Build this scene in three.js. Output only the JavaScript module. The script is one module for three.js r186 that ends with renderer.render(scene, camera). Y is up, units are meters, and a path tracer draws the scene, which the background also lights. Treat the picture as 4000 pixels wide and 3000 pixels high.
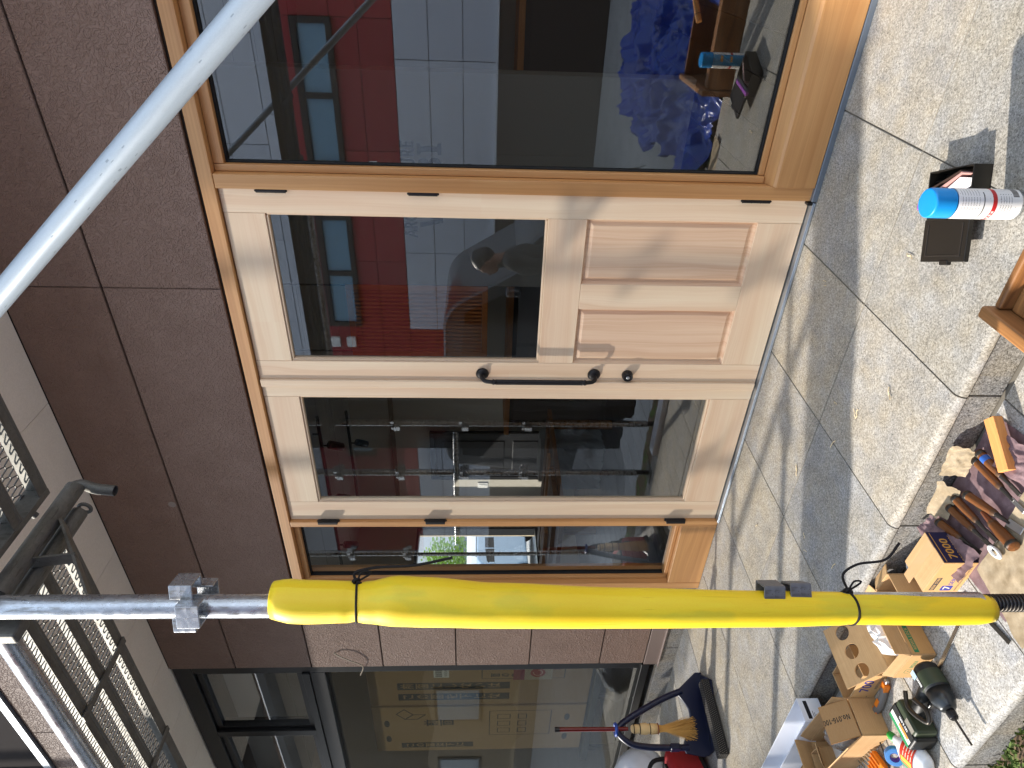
import * as THREE from 'three';
import { RoundedBoxGeometry } from 'three/addons/geometries/RoundedBoxGeometry.js';
import { mergeGeometries } from 'three/addons/utils/BufferGeometryUtils.js';
import { MarchingCubes } from 'three/addons/objects/MarchingCubes.js';
import { FontLoader } from 'three/addons/loaders/FontLoader.js';
import { TextGeometry } from 'three/addons/geometries/TextGeometry.js';

// ---------------------------------------------------------------- camera, sky, sun, exposure
const scene = new THREE.Scene();
const V = (x, y, z) => new THREE.Vector3(x, y, z);
const camera = new THREE.PerspectiveCamera(60.15, 4 / 3, 0.05, 600);
camera.position.set(0.7787, 1.1927, 2.2922);
{ // the photograph was taken with the phone turned on its side: the world's up points to the left of the picture
  const yaw = 0.607803, pitch = -0.049524, roll = 0.0077019;
  const f = V(-Math.sin(yaw) * Math.cos(pitch), Math.sin(pitch), -Math.cos(yaw) * Math.cos(pitch));
  const r = V(Math.cos(yaw), 0, -Math.sin(yaw)), u = r.clone().cross(f);
  const r2 = r.clone().multiplyScalar(Math.cos(roll)).addScaledVector(u, Math.sin(roll));
  const u2 = u.clone().multiplyScalar(Math.cos(roll)).addScaledVector(r, -Math.sin(roll));
  camera.quaternion.setFromRotationMatrix(new THREE.Matrix4().makeBasis(u2.negate(), r2, f.clone().negate()));
}
const SUN = V(-0.740, 0.502, 0.449).normalize();
{ // hazy daytime sky: pale toward the horizon, a soft bloom of haze round the sun
  const w = 512, h = 256, d = new Float32Array(w * h * 4), zen = [0.40, 0.52, 0.70], hor = [0.86, 0.88, 0.90];
  for (let y = 0; y < h; y++) for (let x = 0; x < w; x++) {
    const el = ((y + 0.5) / h - 0.5) * Math.PI, az = ((x + 0.5) / w - 0.5) * 2 * Math.PI, i = (y * w + x) * 4;
    const up = Math.sin(el), t = Math.pow(1 - Math.max(0, up), 2.5), c = Math.max(0, Math.cos(el) * Math.cos(az) * SUN.x + up * SUN.y + Math.cos(el) * Math.sin(az) * SUN.z);
    const g = 0.55 * Math.pow(c, 10) + 0.12 * Math.pow(c, 2);
    for (let k = 0; k < 3; k++) d[i + k] = up < 0 ? [0.3, 0.29, 0.27][k] : zen[k] + (hor[k] - zen[k]) * t + g * [1, 0.95, 0.85][k];
    d[i + 3] = 1;
  }
  const t = new THREE.DataTexture(d, w, h, THREE.RGBAFormat, THREE.FloatType); t.mapping = THREE.EquirectangularReflectionMapping; t.magFilter = THREE.LinearFilter; t.minFilter = THREE.LinearFilter; t.needsUpdate = true;
  scene.background = t; scene.environment = t;
}
const sun = new THREE.DirectionalLight(new THREE.Color(1, 0.93, 0.84), 3.2);
sun.position.copy(SUN).multiplyScalar(40); sun.target.position.set(-0.5, 0, 0.5);
sun.castShadow = true; sun.shadow.radius = 2; sun.shadow.mapSize.set(4096, 4096);
Object.assign(sun.shadow.camera, { left: -9, right: 9, top: 9, bottom: -9, near: 1, far: 90 });
scene.add(sun, sun.target);
const renderer = new THREE.WebGLRenderer({ antialias: true });
renderer.setSize(1024, 768); renderer.shadowMap.enabled = true;
renderer.toneMapping = THREE.LinearToneMapping; renderer.toneMappingExposure = 2.75;

// ---------------------------------------------------------------- helpers
let seed = 7;
const rnd = () => { seed |= 0; seed = seed + 0x6D2B79F5 | 0; let t = Math.imul(seed ^ seed >>> 15, 1 | seed); t = t + Math.imul(t ^ t >>> 7, 61 | t) ^ t; return ((t ^ t >>> 14) >>> 0) / 4294967296; };
const rr = (a, b) => a + (b - a) * rnd();
const lerp = (a, b, t) => a + (b - a) * t, clamp = (v, a = 0, b = 1) => Math.min(b, Math.max(a, v));
const sstep = (a, b, x) => { const t = clamp((x - a) / (b - a)); return t * t * (3 - 2 * t); };
function hash(x, y, s) { let h = Math.imul(x, 374761393) + Math.imul(y, 668265263) + Math.imul(s, 974634777) | 0; h = Math.imul(h ^ h >>> 13, 1274126177); return ((h ^ h >>> 16) >>> 0) / 4294967296; }
function pnoise(x, y, px, py, s = 0) { // value noise that repeats every px, py cells
  const xi = Math.floor(x), yi = Math.floor(y), fx = x - xi, fy = y - yi, m = (a, n) => ((a % n) + n) % n;
  const a = hash(m(xi, px), m(yi, py), s), b = hash(m(xi + 1, px), m(yi, py), s), c = hash(m(xi, px), m(yi + 1, py), s), d = hash(m(xi + 1, px), m(yi + 1, py), s);
  const u = fx * fx * (3 - 2 * fx), v = fy * fy * (3 - 2 * fy);
  return lerp(lerp(a, b, u), lerp(c, d, u), v);
}
function fbm(x, y, px, py, s, oct = 4) { let v = 0, a = 0.5, n = 0; for (let i = 0; i < oct; i++) { v += a * pnoise(x, y, px, py, s + i * 17); n += a; x *= 2; y *= 2; px *= 2; py *= 2; a *= 0.5; } return v / n; }
function tex(w, h, fn, srgb = true) {
  const d = new Uint8Array(w * h * 4);
  for (let y = 0; y < h; y++) for (let x = 0; x < w; x++) { const c = fn(x, y), i = (y * w + x) * 4; d[i] = clamp(c[0], 0, 255); d[i + 1] = clamp(c[1], 0, 255); d[i + 2] = clamp(c[2], 0, 255); d[i + 3] = 255; }
  const t = new THREE.DataTexture(d, w, h); t.wrapS = t.wrapT = THREE.RepeatWrapping; t.magFilter = THREE.LinearFilter; t.minFilter = THREE.LinearMipmapLinearFilter; t.generateMipmaps = true;
  if (srgb) t.colorSpace = THREE.SRGBColorSpace; t.needsUpdate = true; return t;
}
function canvasTex(w, h, draw) {
  const c = document.createElement('canvas'); c.width = w; c.height = h; draw(c.getContext('2d'), w, h);
  const t = new THREE.CanvasTexture(c); t.colorSpace = THREE.SRGBColorSpace; return t;
}
const S = (c, rough = 0.6, o = {}) => new THREE.MeshStandardMaterial({ color: c, roughness: rough, ...o });
const P = (c, rough, o = {}) => new THREE.MeshPhysicalMaterial({ color: c, roughness: rough, ...o });
function prep(g) { if (g.index) g = g.toNonIndexed(); const o = new THREE.BufferGeometry(); for (const k of ['position', 'normal', 'uv']) if (g.attributes[k]) o.setAttribute(k, g.attributes[k]); if (!o.attributes.uv) o.setAttribute('uv', new THREE.BufferAttribute(new Float32Array(o.attributes.position.count * 2), 2)); return o; }
// texture coordinates in metres; v runs along the grain axis
function uvm(g, grain = 'y', ou = 0, ov = 0) {
  const p = g.attributes.position, n = g.attributes.normal, uv = new Float32Array(p.count * 2);
  for (let i = 0; i < p.count; i++) {
    const ax = Math.abs(n.getX(i)), ay = Math.abs(n.getY(i)), az = Math.abs(n.getZ(i)), x = p.getX(i), y = p.getY(i), z = p.getZ(i);
    let a, b, ka, kb;
    if (ay >= ax && ay >= az) { a = x; ka = 'x'; b = z; kb = 'z'; } else if (ax >= az) { a = z; ka = 'z'; b = y; kb = 'y'; } else { a = x; ka = 'x'; b = y; kb = 'y'; }
    if (ka === grain) { const t = a; a = b; b = t; }
    uv[2 * i] = a + ou; uv[2 * i + 1] = b + ov;
  }
  g.setAttribute('uv', new THREE.BufferAttribute(uv, 2)); return g;
}
function bx(w, h, d, x = 0, y = 0, z = 0, r = 0.002, grain = 'y', jit = false) {
  let g = r > 0 ? new RoundedBoxGeometry(w, h, d, 1, Math.min(r, 0.49 * Math.min(w, h, d))) : new THREE.BoxGeometry(w, h, d);
  g = prep(g); g.translate(x, y, z); return uvm(g, grain, jit ? rr(0, 3) : 0, jit ? rr(0, 3) : 0);
}
// box by its two corners
const bc = (x0, x1, y0, y1, z0, z1, r = 0.002, grain = 'y', jit = false) => bx(x1 - x0, y1 - y0, z1 - z0, (x0 + x1) / 2, (y0 + y1) / 2, (z0 + z1) / 2, r, grain, jit);
function cyl(a, b, r0, r1 = r0, seg = 16, open = false) {
  const d = b.clone().sub(a), L = d.length(), g = prep(new THREE.CylinderGeometry(r1, r0, L, seg, 1, open));
  { const p = g.attributes.position, uv = g.attributes.uv; for (let i = 0; i < uv.count; i++) uv.setXY(i, uv.getX(i) * 0.3, p.getY(i)); }
  g.applyQuaternion(new THREE.Quaternion().setFromUnitVectors(V(0, 1, 0), d.normalize())); g.translate((a.x + b.x) / 2, (a.y + b.y) / 2, (a.z + b.z) / 2); return g;
}
const tube = (pts, r, seg = 24, rs = 8, closed = false) => prep(new THREE.TubeGeometry(new THREE.CatmullRomCurve3(pts, closed), seg, r, rs, closed));
const lathe = (pts, seg = 24) => prep(new THREE.LatheGeometry(pts.map(p => new THREE.Vector2(p[0], p[1])), seg));
const orient = (g, dir, at) => { g.applyQuaternion(new THREE.Quaternion().setFromUnitVectors(V(0, 1, 0), dir.clone().normalize())); g.translate(at.x, at.y, at.z); return g; };
const used = {};
const numbered = n => { used[n] = (used[n] || 0) + 1; return used[n] === 1 ? n : n + '_' + String(used[n] - 1).padStart(3, '0'); };
function M(name, geos, mat, parent = scene) {
  const g = Array.isArray(geos) ? mergeGeometries(geos.map(prep)) : geos;
  const m = new THREE.Mesh(g, mat); m.name = parent === scene ? numbered(name) : name; m.castShadow = m.receiveShadow = true; parent.add(m); return m;
}
function tag(o, label, category, group, kind) { o.userData.label = label; o.userData.category = category; if (group) o.userData.group = group; if (kind) o.userData.kind = kind; return o; }
function thing(name, label, category, pos = [0, 0, 0], turn = 0, group) {
  const o = new THREE.Group(); o.name = numbered(name); o.position.set(...pos); o.rotation.y = turn; scene.add(o); return tag(o, label, category, group);
}
function structure(name, label) { const o = new THREE.Group(); o.name = numbered(name); scene.add(o); o.userData = { kind: 'structure', label, category: name.split('_').pop() }; return o; }

// ---------------------------------------------------------------- materials
function granite(base, dark, light, s) {
  return tex(512, 512, (x, y) => {
    const a = fbm(x / 4, y / 4, 128, 128, s, 2), b = pnoise(x / 2.2, y / 2.2, 233, 233, s + 5), c = fbm(x / 85.33, y / 85.33, 6, 6, s + 9, 4);
    let v = base + (a - 0.5) * 74 + (c - 0.5) * 34; const k = hash(x >> 1, y >> 1, s);
    if (b > 0.72) v -= dark * sstep(0.72, 0.9, b); if (k > 0.93) v += light; if (k < 0.06) v -= dark * 0.6;
    const w = (fbm(x / 60, y / 60, 9, 9, s + 31, 3) - 0.5) * 22;
    return [v + 5 + w * 0.6, v + 2 + w * 0.2, v - 4 - w * 0.6];
  });
}
const gT = granite(160, 46, 24, 3), gT2 = granite(122, 58, 32, 8);
for (const t of [gT, gT2]) { t.repeat.set(2.1, 2.1); }
const tileMats = [0xffffff, 0xeae7e0, 0xfbf3e4, 0xe2e2e1, 0xf4efe6].map(c => S(c, 0.75, { map: gT, bumpMap: gT, bumpScale: 0.0007 }));
const riserMat = S(0xffffff, 0.8, { map: gT2, bumpMap: gT2, bumpScale: 0.0015 });
const mortar = S(0x6d675c, 0.95);
function wood(c0, c1, c2, s, contrast) { // across: u, along: v
  return tex(512, 1024, (x, y) => {
    const warp = (fbm(x / 128, y / 256, 4, 4, s, 3) - 0.5) * 60;
    const g1 = pnoise((x + warp) / 5, y / 512, 102.4 | 0, 2, s + 1), g2 = pnoise((x + warp * 1.4) / 22, y / 512, 23, 2, s + 2), g3 = fbm((x + warp) / 70, y / 300, 7, 4, s + 3, 2), f = pnoise(x / 1.3, y / 60, 394, 17, s + 4);
    const t = clamp(0.5 + (g3 - 0.5) * 1.5), k = ((g1 - 0.5) * 0.5 + (g2 - 0.5) * 0.7 + (f - 0.5) * 0.28) * contrast;
    return [0, 1, 2].map(i => lerp(c0[i], c1[i], t) + k * (c2[i] - c0[i]));
  });
}
const hinokiT = wood([240, 226, 203], [236, 214, 190], [208, 172, 136], 11, 0.38), hinokiP = wood([233, 211, 188], [226, 198, 176], [190, 144, 114], 23, 0.55);
for (const t of [hinokiT, hinokiP]) t.repeat.set(2, 0.5);
const hinoki = P(0xf0e6da, 0.55, { map: hinokiT, bumpMap: hinokiT, bumpScale: 0.0002 }), hinokiPanel = P(0xf0e4d6, 0.55, { map: hinokiP, bumpMap: hinokiP, bumpScale: 0.0002 });
const frameT = wood([212, 170, 118], [200, 154, 102], [158, 108, 64], 41, 0.4); frameT.repeat.set(2.4, 0.5);
const frameWood = P(0xf4e4d2, 0.42, { map: frameT, bumpMap: frameT, bumpScale: 0.0002, clearcoat: 0.25, clearcoatRoughness: 0.35 });
const oldT = wood([152, 104, 58], [130, 86, 46], [86, 54, 28], 51, 0.9); oldT.repeat.set(3, 1.2);
const oldWood = S(0xffffff, 0.55, { map: oldT });
const blockT = wood([226, 160, 92], [214, 146, 82], [180, 110, 60], 61, 0.5); blockT.repeat.set(6, 2); const blockWood = S(0xffffff, 0.6, { map: blockT });
const stuccoB = tex(512, 512, (x, y) => {
  const w = (fbm(x / 32, y / 32, 16, 16, 71, 3) - 0.5) * 26, r = 1 - Math.abs(2 * pnoise((x + w) / 9, (y - w) / 9, 57, 57, 72) - 1), q = 1 - Math.abs(2 * pnoise((x - w) / 17, (y + w) / 17, 30, 30, 73) - 1);
  const v = 255 * clamp(0.15 + 0.5 * sstep(0.72, 0.97, r) + 0.45 * sstep(0.75, 0.98, q) + 0.12 * hash(x, y, 3)); return [v, v, v];
}, false); stuccoB.repeat.set(2.6, 2.6);
const stuccoC = tex(512, 512, (x, y) => { const c = fbm(x / 50, y / 50, 10, 10, 77, 4), k = hash(x, y, 9), q = fbm(x / 8, y / 8, 64, 64, 79, 2); const v = (c - 0.5) * 14 + (k - 0.5) * 5 + (q - 0.5) * 8; return [146 + v, 119 + v, 103 + v]; }); stuccoC.repeat.set(1.1, 1.1);
const sidingMats = [0xffffff, 0xf6f2ee, 0xeee9e6].map(c => S(c, 0.55, { map: stuccoC, bumpMap: stuccoB, bumpScale: 0.0045 }));
const soffitMat = S(0xffffff, 0.75, { map: tex(256, 256, (x, y) => { const v = (hash(x, y, 4) - 0.5) * 10 + (fbm(x / 40, y / 40, 6.4 | 0, 6, 5, 3) - 0.5) * 10; return [246 + v, 236 + v, 220 + v]; }) });
const blackAlu = S(0x17191b, 0.35, { metalness: 0.3 }), blackIron = S(0x1d1b1d, 0.5, { metalness: 0.4 }), rubber = S(0x141414, 0.8), alu = S(0xaab4bf, 0.32, { metalness: 0.9 });
const glass = P(0xf3f5f4, 0.0, { transmission: 1, thickness: 0, ior: 2.05, metalness: 0 });
const galvT = tex(512, 512, (x, y) => { const c = fbm(x / 40, y / 40, 12, 12, 91, 3), k = pnoise(x / 9, y / 9, 57, 57, 92), q = fbm(x / 16, y / 70, 32, 7, 93, 3), h = hash(x >> 1, y >> 1, 94); let v = 192 + (c - 0.5) * 40 + (k - 0.5) * 18; const dirt = sstep(0.66, 0.84, q) * 0.7; let o = [v, v + 2, v + 4]; if (h > 0.992) o = [120, 112, 100]; return [lerp(o[0], 116, dirt * 0.6), lerp(o[1], 108, dirt * 0.6), lerp(o[2], 96, dirt * 0.6)]; }); galvT.repeat.set(3, 3);
const galvR = tex(256, 256, (x, y) => { const c = fbm(x / 20, y / 20, 12, 12, 95, 3); const v = 255 * clamp(0.3 + (c - 0.5) * 0.3, 0.2, 0.5); return [v, v, v]; }, false); galvR.repeat.set(4, 4);
const galv = S(0xf2f4f6, 1, { map: galvT, roughnessMap: galvR, metalness: 0.8 }), galvDull = S(0x8c887e, 0.62, { map: galvT, metalness: 0.55 });
const paintT = tex(256, 256, (x, y) => { const v = (fbm(x / 24, y / 48, 10, 5, 131, 4) - 0.5) * 26 + (hash(x, y, 132) - 0.5) * 10, h = hash(x >> 2, y >> 2, 133) > 0.994 ? -40 : 0; return [214 + v + h, 220 + v + h, 222 + v + h]; }); paintT.repeat.set(4, 3);
const paintedPipe = S(0xb4bcc4, 0.42, { map: paintT, metalness: 0.2, bumpMap: paintT, bumpScale: 0.0006 });
const foamT = tex(512, 1024, (x, y) => { let v = (fbm(x / 40, y / 120, 12, 8, 97, 3) - 0.5) * 22 + (hash(x, y, 98) - 0.5) * 10; const g = sstep(0.56, 0.74, fbm(x / 85.33, y / 85.33, 6, 12, 99, 4)), sc = sstep(0.78, 0.9, fbm(x / 6, y / 51.2, 85, 20, 90, 3)); v -= sc * 26; return [lerp(250, 222, g * 0.6) + v * 0.3 - sc * 14, lerp(213, 200, g * 0.6) + v, lerp(36, 44, g) + v]; }); foamT.repeat.set(3.333, 0.6);
const foam = P(0xffffff, 0.5, { map: foamT, sheen: 0.3, sheenRoughness: 0.6, sheenColor: new THREE.Color(1, 0.9, 0.4), bumpMap: foamT, bumpScale: 0.001 });
const cardT = tex(512, 512, (x, y) => { const v = (pnoise(x / 120, y / 2.4, 4, 213, 101) - 0.5) * 12 + (hash(x, y, 102) - 0.5) * 12 + (fbm(x / 60, y / 60, 8, 8, 103, 3) - 0.5) * 14; return [188 + v, 152 + v, 106 + v]; }); cardT.repeat.set(3, 3);
const card = S(0xffffff, 0.85, { map: cardT }), cardDark = S(0xd8c4a8, 0.85, { map: cardT });
const asphaltT = tex(512, 512, (x, y) => { const v = 164 + (hash(x, y, 111) - 0.5) * 40 + (fbm(x / 60, y / 60, 8, 8, 112, 4) - 0.5) * 30; return [v + 3, v, v - 4]; });
const asphalt = S(0xffffff, 0.95, { map: asphaltT });
const soilT = tex(512, 512, (x, y) => { const c = fbm(x / 18, y / 18, 28, 28, 121, 4), g = sstep(0.5, 0.62, fbm(x / 34, y / 34, 15, 15, 122, 4)); const v = (c - 0.5) * 60; return [lerp(104, 84, g) + v, lerp(84, 104, g) + v, lerp(64, 44, g) + v]; }); soilT.repeat.set(2, 2);
const soil = S(0xffffff, 1, { map: soilT, bumpMap: soilT, bumpScale: 0.02 });
const white = S(0xe6e4df, 0.5), steel = S(0xc8ccd0, 0.3, { metalness: 1 }), steelDark = S(0x4a4641, 0.45, { metalness: 0.8 }), blackPlastic = S(0x161514, 0.45), cord = S(0x1b1714, 0.9);

// ---------------------------------------------------------------- ground and steps
tag(M('ground', uvm(prep(new THREE.PlaneGeometry(160, 160).rotateX(-Math.PI / 2).translate(0, -0.32, 0))), asphalt), 'pale grey worn asphalt street in front of the shop', 'street', null, 'structure');
const tx = k => -0.155 + 0.4665 * k; // joints across the landing
function noseTile(w, z0, z1, y1, th, R) { // a slab whose front edge is rounded
  const s = new THREE.Shape(); s.moveTo(z0, y1 - th); s.lineTo(z0, y1 - 0.0015); s.lineTo(z0 + 0.0015, y1); s.lineTo(z1 - R, y1); s.absarc(z1 - R, y1 - R, R, Math.PI / 2, -0.15, true); s.lineTo(z1, y1 - th); s.lineTo(z0, y1 - th);
  const g = prep(new THREE.ExtrudeGeometry(s, { depth: w, bevelEnabled: false, curveSegments: 6 })); g.rotateY(-Math.PI / 2); return g; // x runs 0..-w, z as drawn
}
{
  const L = structure('landing', 'grey granite landing in front of the doors');
  M('slab_core', [bc(-5.6, 2.4, -0.32, -0.0225, -0.14, 0.9705, 0)], mortar, L);
  M('tile_bed', [bc(-5.6, 2.4, -0.0225, -0.0035, -0.14, 0.96, 0)], mortar, L);
  const lower = structure('lower_step', 'lower granite step below the landing');
  M('slab_core', [bc(-5.6, 2.4, -0.32, -0.1425, 0.9715, 1.4205, 0)], mortar, lower);
  M('tile_bed', [bc(-5.6, 2.4, -0.1425, -0.1235, 0.9715, 1.41, 0)], mortar, lower);
  for (let k = -4; k < 12; k++) {
    const a = -tx(k) , x1 = tx(-k) , x0 = tx(-k - 1); const w = x1 - x0 - 0.0045, xc = (x0 + x1) / 2;
    if (x0 < -5.6 || x1 > 2.4) continue;
    const mt = () => tileMats[Math.floor(rnd() * tileMats.length)];
    const jy = rr(-0.0006, 0.0006);
    M('tile', bx(w, 0.02, 0.6085, xc, -0.01 + jy, 0.4975 - 0.6085 / 2, 0.0018, 'y', true), mt(), L);
    const g = noseTile(w, 0.502, 0.9965, 0, 0.0225, 0.021); g.translate(x0 + 0.00225 + w, rr(-0.0006, 0.0004), 0); M('kerb_tile', uvm(g, 'y', rr(0, 3), rr(0, 3)), mt(), L);
    M('riser_panel', bx(w, 0.087, 0.016, xc, -0.0765, 0.979, 0.0015, 'y', true), riserMat, L);
    const g2 = noseTile(w, 0.998, 1.4465, -0.12, 0.0225, 0.02); g2.translate(x0 + 0.00225 + w, rr(-0.0006, 0.0004), 0); M('kerb_tile', uvm(g2, 'y', rr(0, 3), rr(0, 3)), mt(), lower);
    M('riser_panel', bx(w, 0.1, 0.016, xc, -0.203, 1.429, 0.0015, 'y', true), riserMat, lower);
  }
  const bed = new THREE.PlaneGeometry(8, 0.55, 200, 20); bed.rotateX(-Math.PI / 2); { const p = bed.attributes.position; for (let i = 0; i < p.count; i++) p.setY(i, (fbm(p.getX(i) * 12 + 50, p.getZ(i) * 12 + 50, 999, 999, 5, 3) - 0.5) * 0.05); bed.computeVertexNormals(); } bed.translate(-1.6, -0.23, 1.716);
  tag(M('soil_bed', uvm(prep(bed)), soil), 'mossy soil strip below the lower step', 'soil', null, 'structure');
  const leaf = new THREE.PlaneGeometry(0.0042, 0.009).translate(0, 0.0045, 0), im = new THREE.InstancedMesh(leaf, S(0x6f8a2c, 0.8, { side: THREE.DoubleSide }), 5000), m4 = new THREE.Matrix4(), e = new THREE.Euler(), col = new THREE.Color();
  for (let i = 0; i < 5000; i++) { let x, z; do { x = rr(-2.4, 0.2); z = 1.455 + Math.pow(rnd(), 1.4) * 0.4; } while (fbm(x * 9 + 40, z * 9 + 40, 999, 999, 6, 3) < 0.5); e.set(rr(-0.9, 0.9), rr(0, 6.3), rr(-0.9, 0.9)); const s = rr(0.6, 1.8); m4.makeRotationFromEuler(e).scale(V(s, s, s)).setPosition(x, -0.228 + rr(-0.012, 0.02), z); im.setMatrixAt(i, m4); im.setColorAt(i, col.setHSL(rr(0.12, 0.22), rr(0.25, 0.5), rr(0.16, 0.34))); }
  im.name = 'moss'; tag(im, 'low green moss and weeds along the step foot', 'moss', null, 'stuff'); scene.add(im);
}
// ---------------------------------------------------------------- shop building
{
  const B = thing('shop_building', 'shop building clad in brown stucco boards with a beige soffit', 'building');
  const rows = [0.19, 0.458, 0.882, 1.316, 1.746, 2.165, 2.605, 2.985], mt = () => sidingMats[Math.floor(rnd() * 3)];
  const core = S(0x3a322e, 0.95);
  M('wall_core', [bc(-2.855, 2.55, 2.15, 3.6, -0.16, -0.0135, 0), bc(-2.855, -2.145, 0.0, 2.149, -0.16, -0.0135, 0), bc(2.25, 2.55, 0, 2.149, -0.16, -0.0135, 0)], core, B);
  for (let i = 0; i < rows.length - 1; i++) {
    const y0 = rows[i] + 0.0028, y1 = rows[i + 1] - 0.0028, cuts = i < 5 ? [[-2.86, -2.143], [2.26, 2.56]] : [[-2.86, -2.21], [-2.2088, -0.392], [-0.3908, 1.43], [1.4312, 2.56]];
    for (const [a, b] of cuts) M('siding_board', bc(a, b, y0, y1, -0.0125, i % 2 ? 0.0 : 0.0008, 0.0028, 'x', true), mt(), B);
  }
  M('flashing', [bc(-2.87, -2.145, 0.105, 0.188, -0.03, 0.004, 0.002), bc(-2.87, -2.145, 0.1, 0.108, -0.03, 0.02, 0.002)], S(0x86756d, 0.4, { metalness: 0.2 }), B);
  for (let k = 0; k < 6; k++) M('plinth_block', bc(-5.6 + k * 0.577, -5.6 + (k + 1) * 0.577 - 0.004, -0.01, 0.1, -0.14, -0.004, 0.004, 'y', true), riserMat, B);
  // soffit boards and the storey above them
  for (let k = -1; k < 15; k++) { const x1 = 2.56 - k * 0.455 + (0.02), x0 = x1 - 0.452; const xs = -0.93 + 0.455 * (7 - k); M('soffit_board', bc(xs - 0.4535, xs - 0.0015, 2.985, 2.995, 0.0015, 0.72, 0.0015, 'y', true), soffitMat, B); }
  M('soffit_core', [bc(-6.2, 2.7, 2.996, 3.6, -0.16, 0.70, 0)], core, B);
  M('soffit_left_core', [bc(-6.2, -2.861, 2.986, 2.995, -0.16, 0.0, 0)], soffitMat, B);
  for (const [a, b] of [[-6.2, -4.0], [-3.997, -2.18], [-2.177, -0.36], [-0.357, 1.46], [1.463, 2.7]]) M('fascia_board', bc(a, b, 2.978, 3.125, 0.70, 0.722, 0.003, 'x', true), mt(), B);
  for (const [a, b] of [[-6.2, -4.0], [-3.997, -2.18], [-2.177, 0.9], [0.903, 2.7]]) M('upper_siding_board', bc(a, b, 4.6, 5.6, 0.70, 0.722, 0.003, 'x', true), mt(), B);
  M('upper_wall_core', [bc(-6.2, 2.7, 4.6, 5.6, -3.6, 0.699, 0), bc(-6.2, 2.7, 3.1, 4.6, -3.6, 0.5, 0)], core, B);
  for (let k = 0; k < 5; k++) {
    const x0 = -6.15 + k * 1.77, f = M('upper_window', [bc(x0, x0 + 1.74, 3.127, 3.165, 0.62, 0.735, 0.003), bc(x0, x0 + 1.74, 4.56, 4.6, 0.62, 0.735, 0.003), bc(x0, x0 + 0.04, 3.165, 4.56, 0.62, 0.735, 0.003), bc(x0 + 1.7, x0 + 1.74, 3.165, 4.56, 0.62, 0.735, 0.003), bc(x0 + 0.85, x0 + 0.89, 3.165, 4.56, 0.62, 0.725, 0.003)], S(0x8b929b, 0.4, { metalness: 0.5 }), B);
    M('pane', [bc(x0 + 0.04, x0 + 0.85, 3.165, 4.56, 0.67, 0.676, 0), bc(x0 + 0.89, x0 + 1.7, 3.165, 4.56, 0.67, 0.676, 0)], P(0xb4c3d6, 0.2, { metalness: 0.75, bumpMap: stuccoB, bumpScale: 0.006 }), f);
  }
  // loose wire coming out of the column and a dab of filler on the beam
  M('wire', tube([V(-2.72, 2.02, 0.001), V(-2.72, 1.99, 0.02), V(-2.75, 1.93, 0.03), V(-2.82, 1.86, 0.025), V(-2.9, 1.88, 0.03)], 0.0035, 24, 6), S(0xb5a894, 0.7), B);
  { const g = new THREE.CircleGeometry(0.018, 14).translate(-1.52, 2.63, 0.0025); M('filler_spot', prep(g), S(0x9c8f83, 0.9), B); }
}

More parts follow.
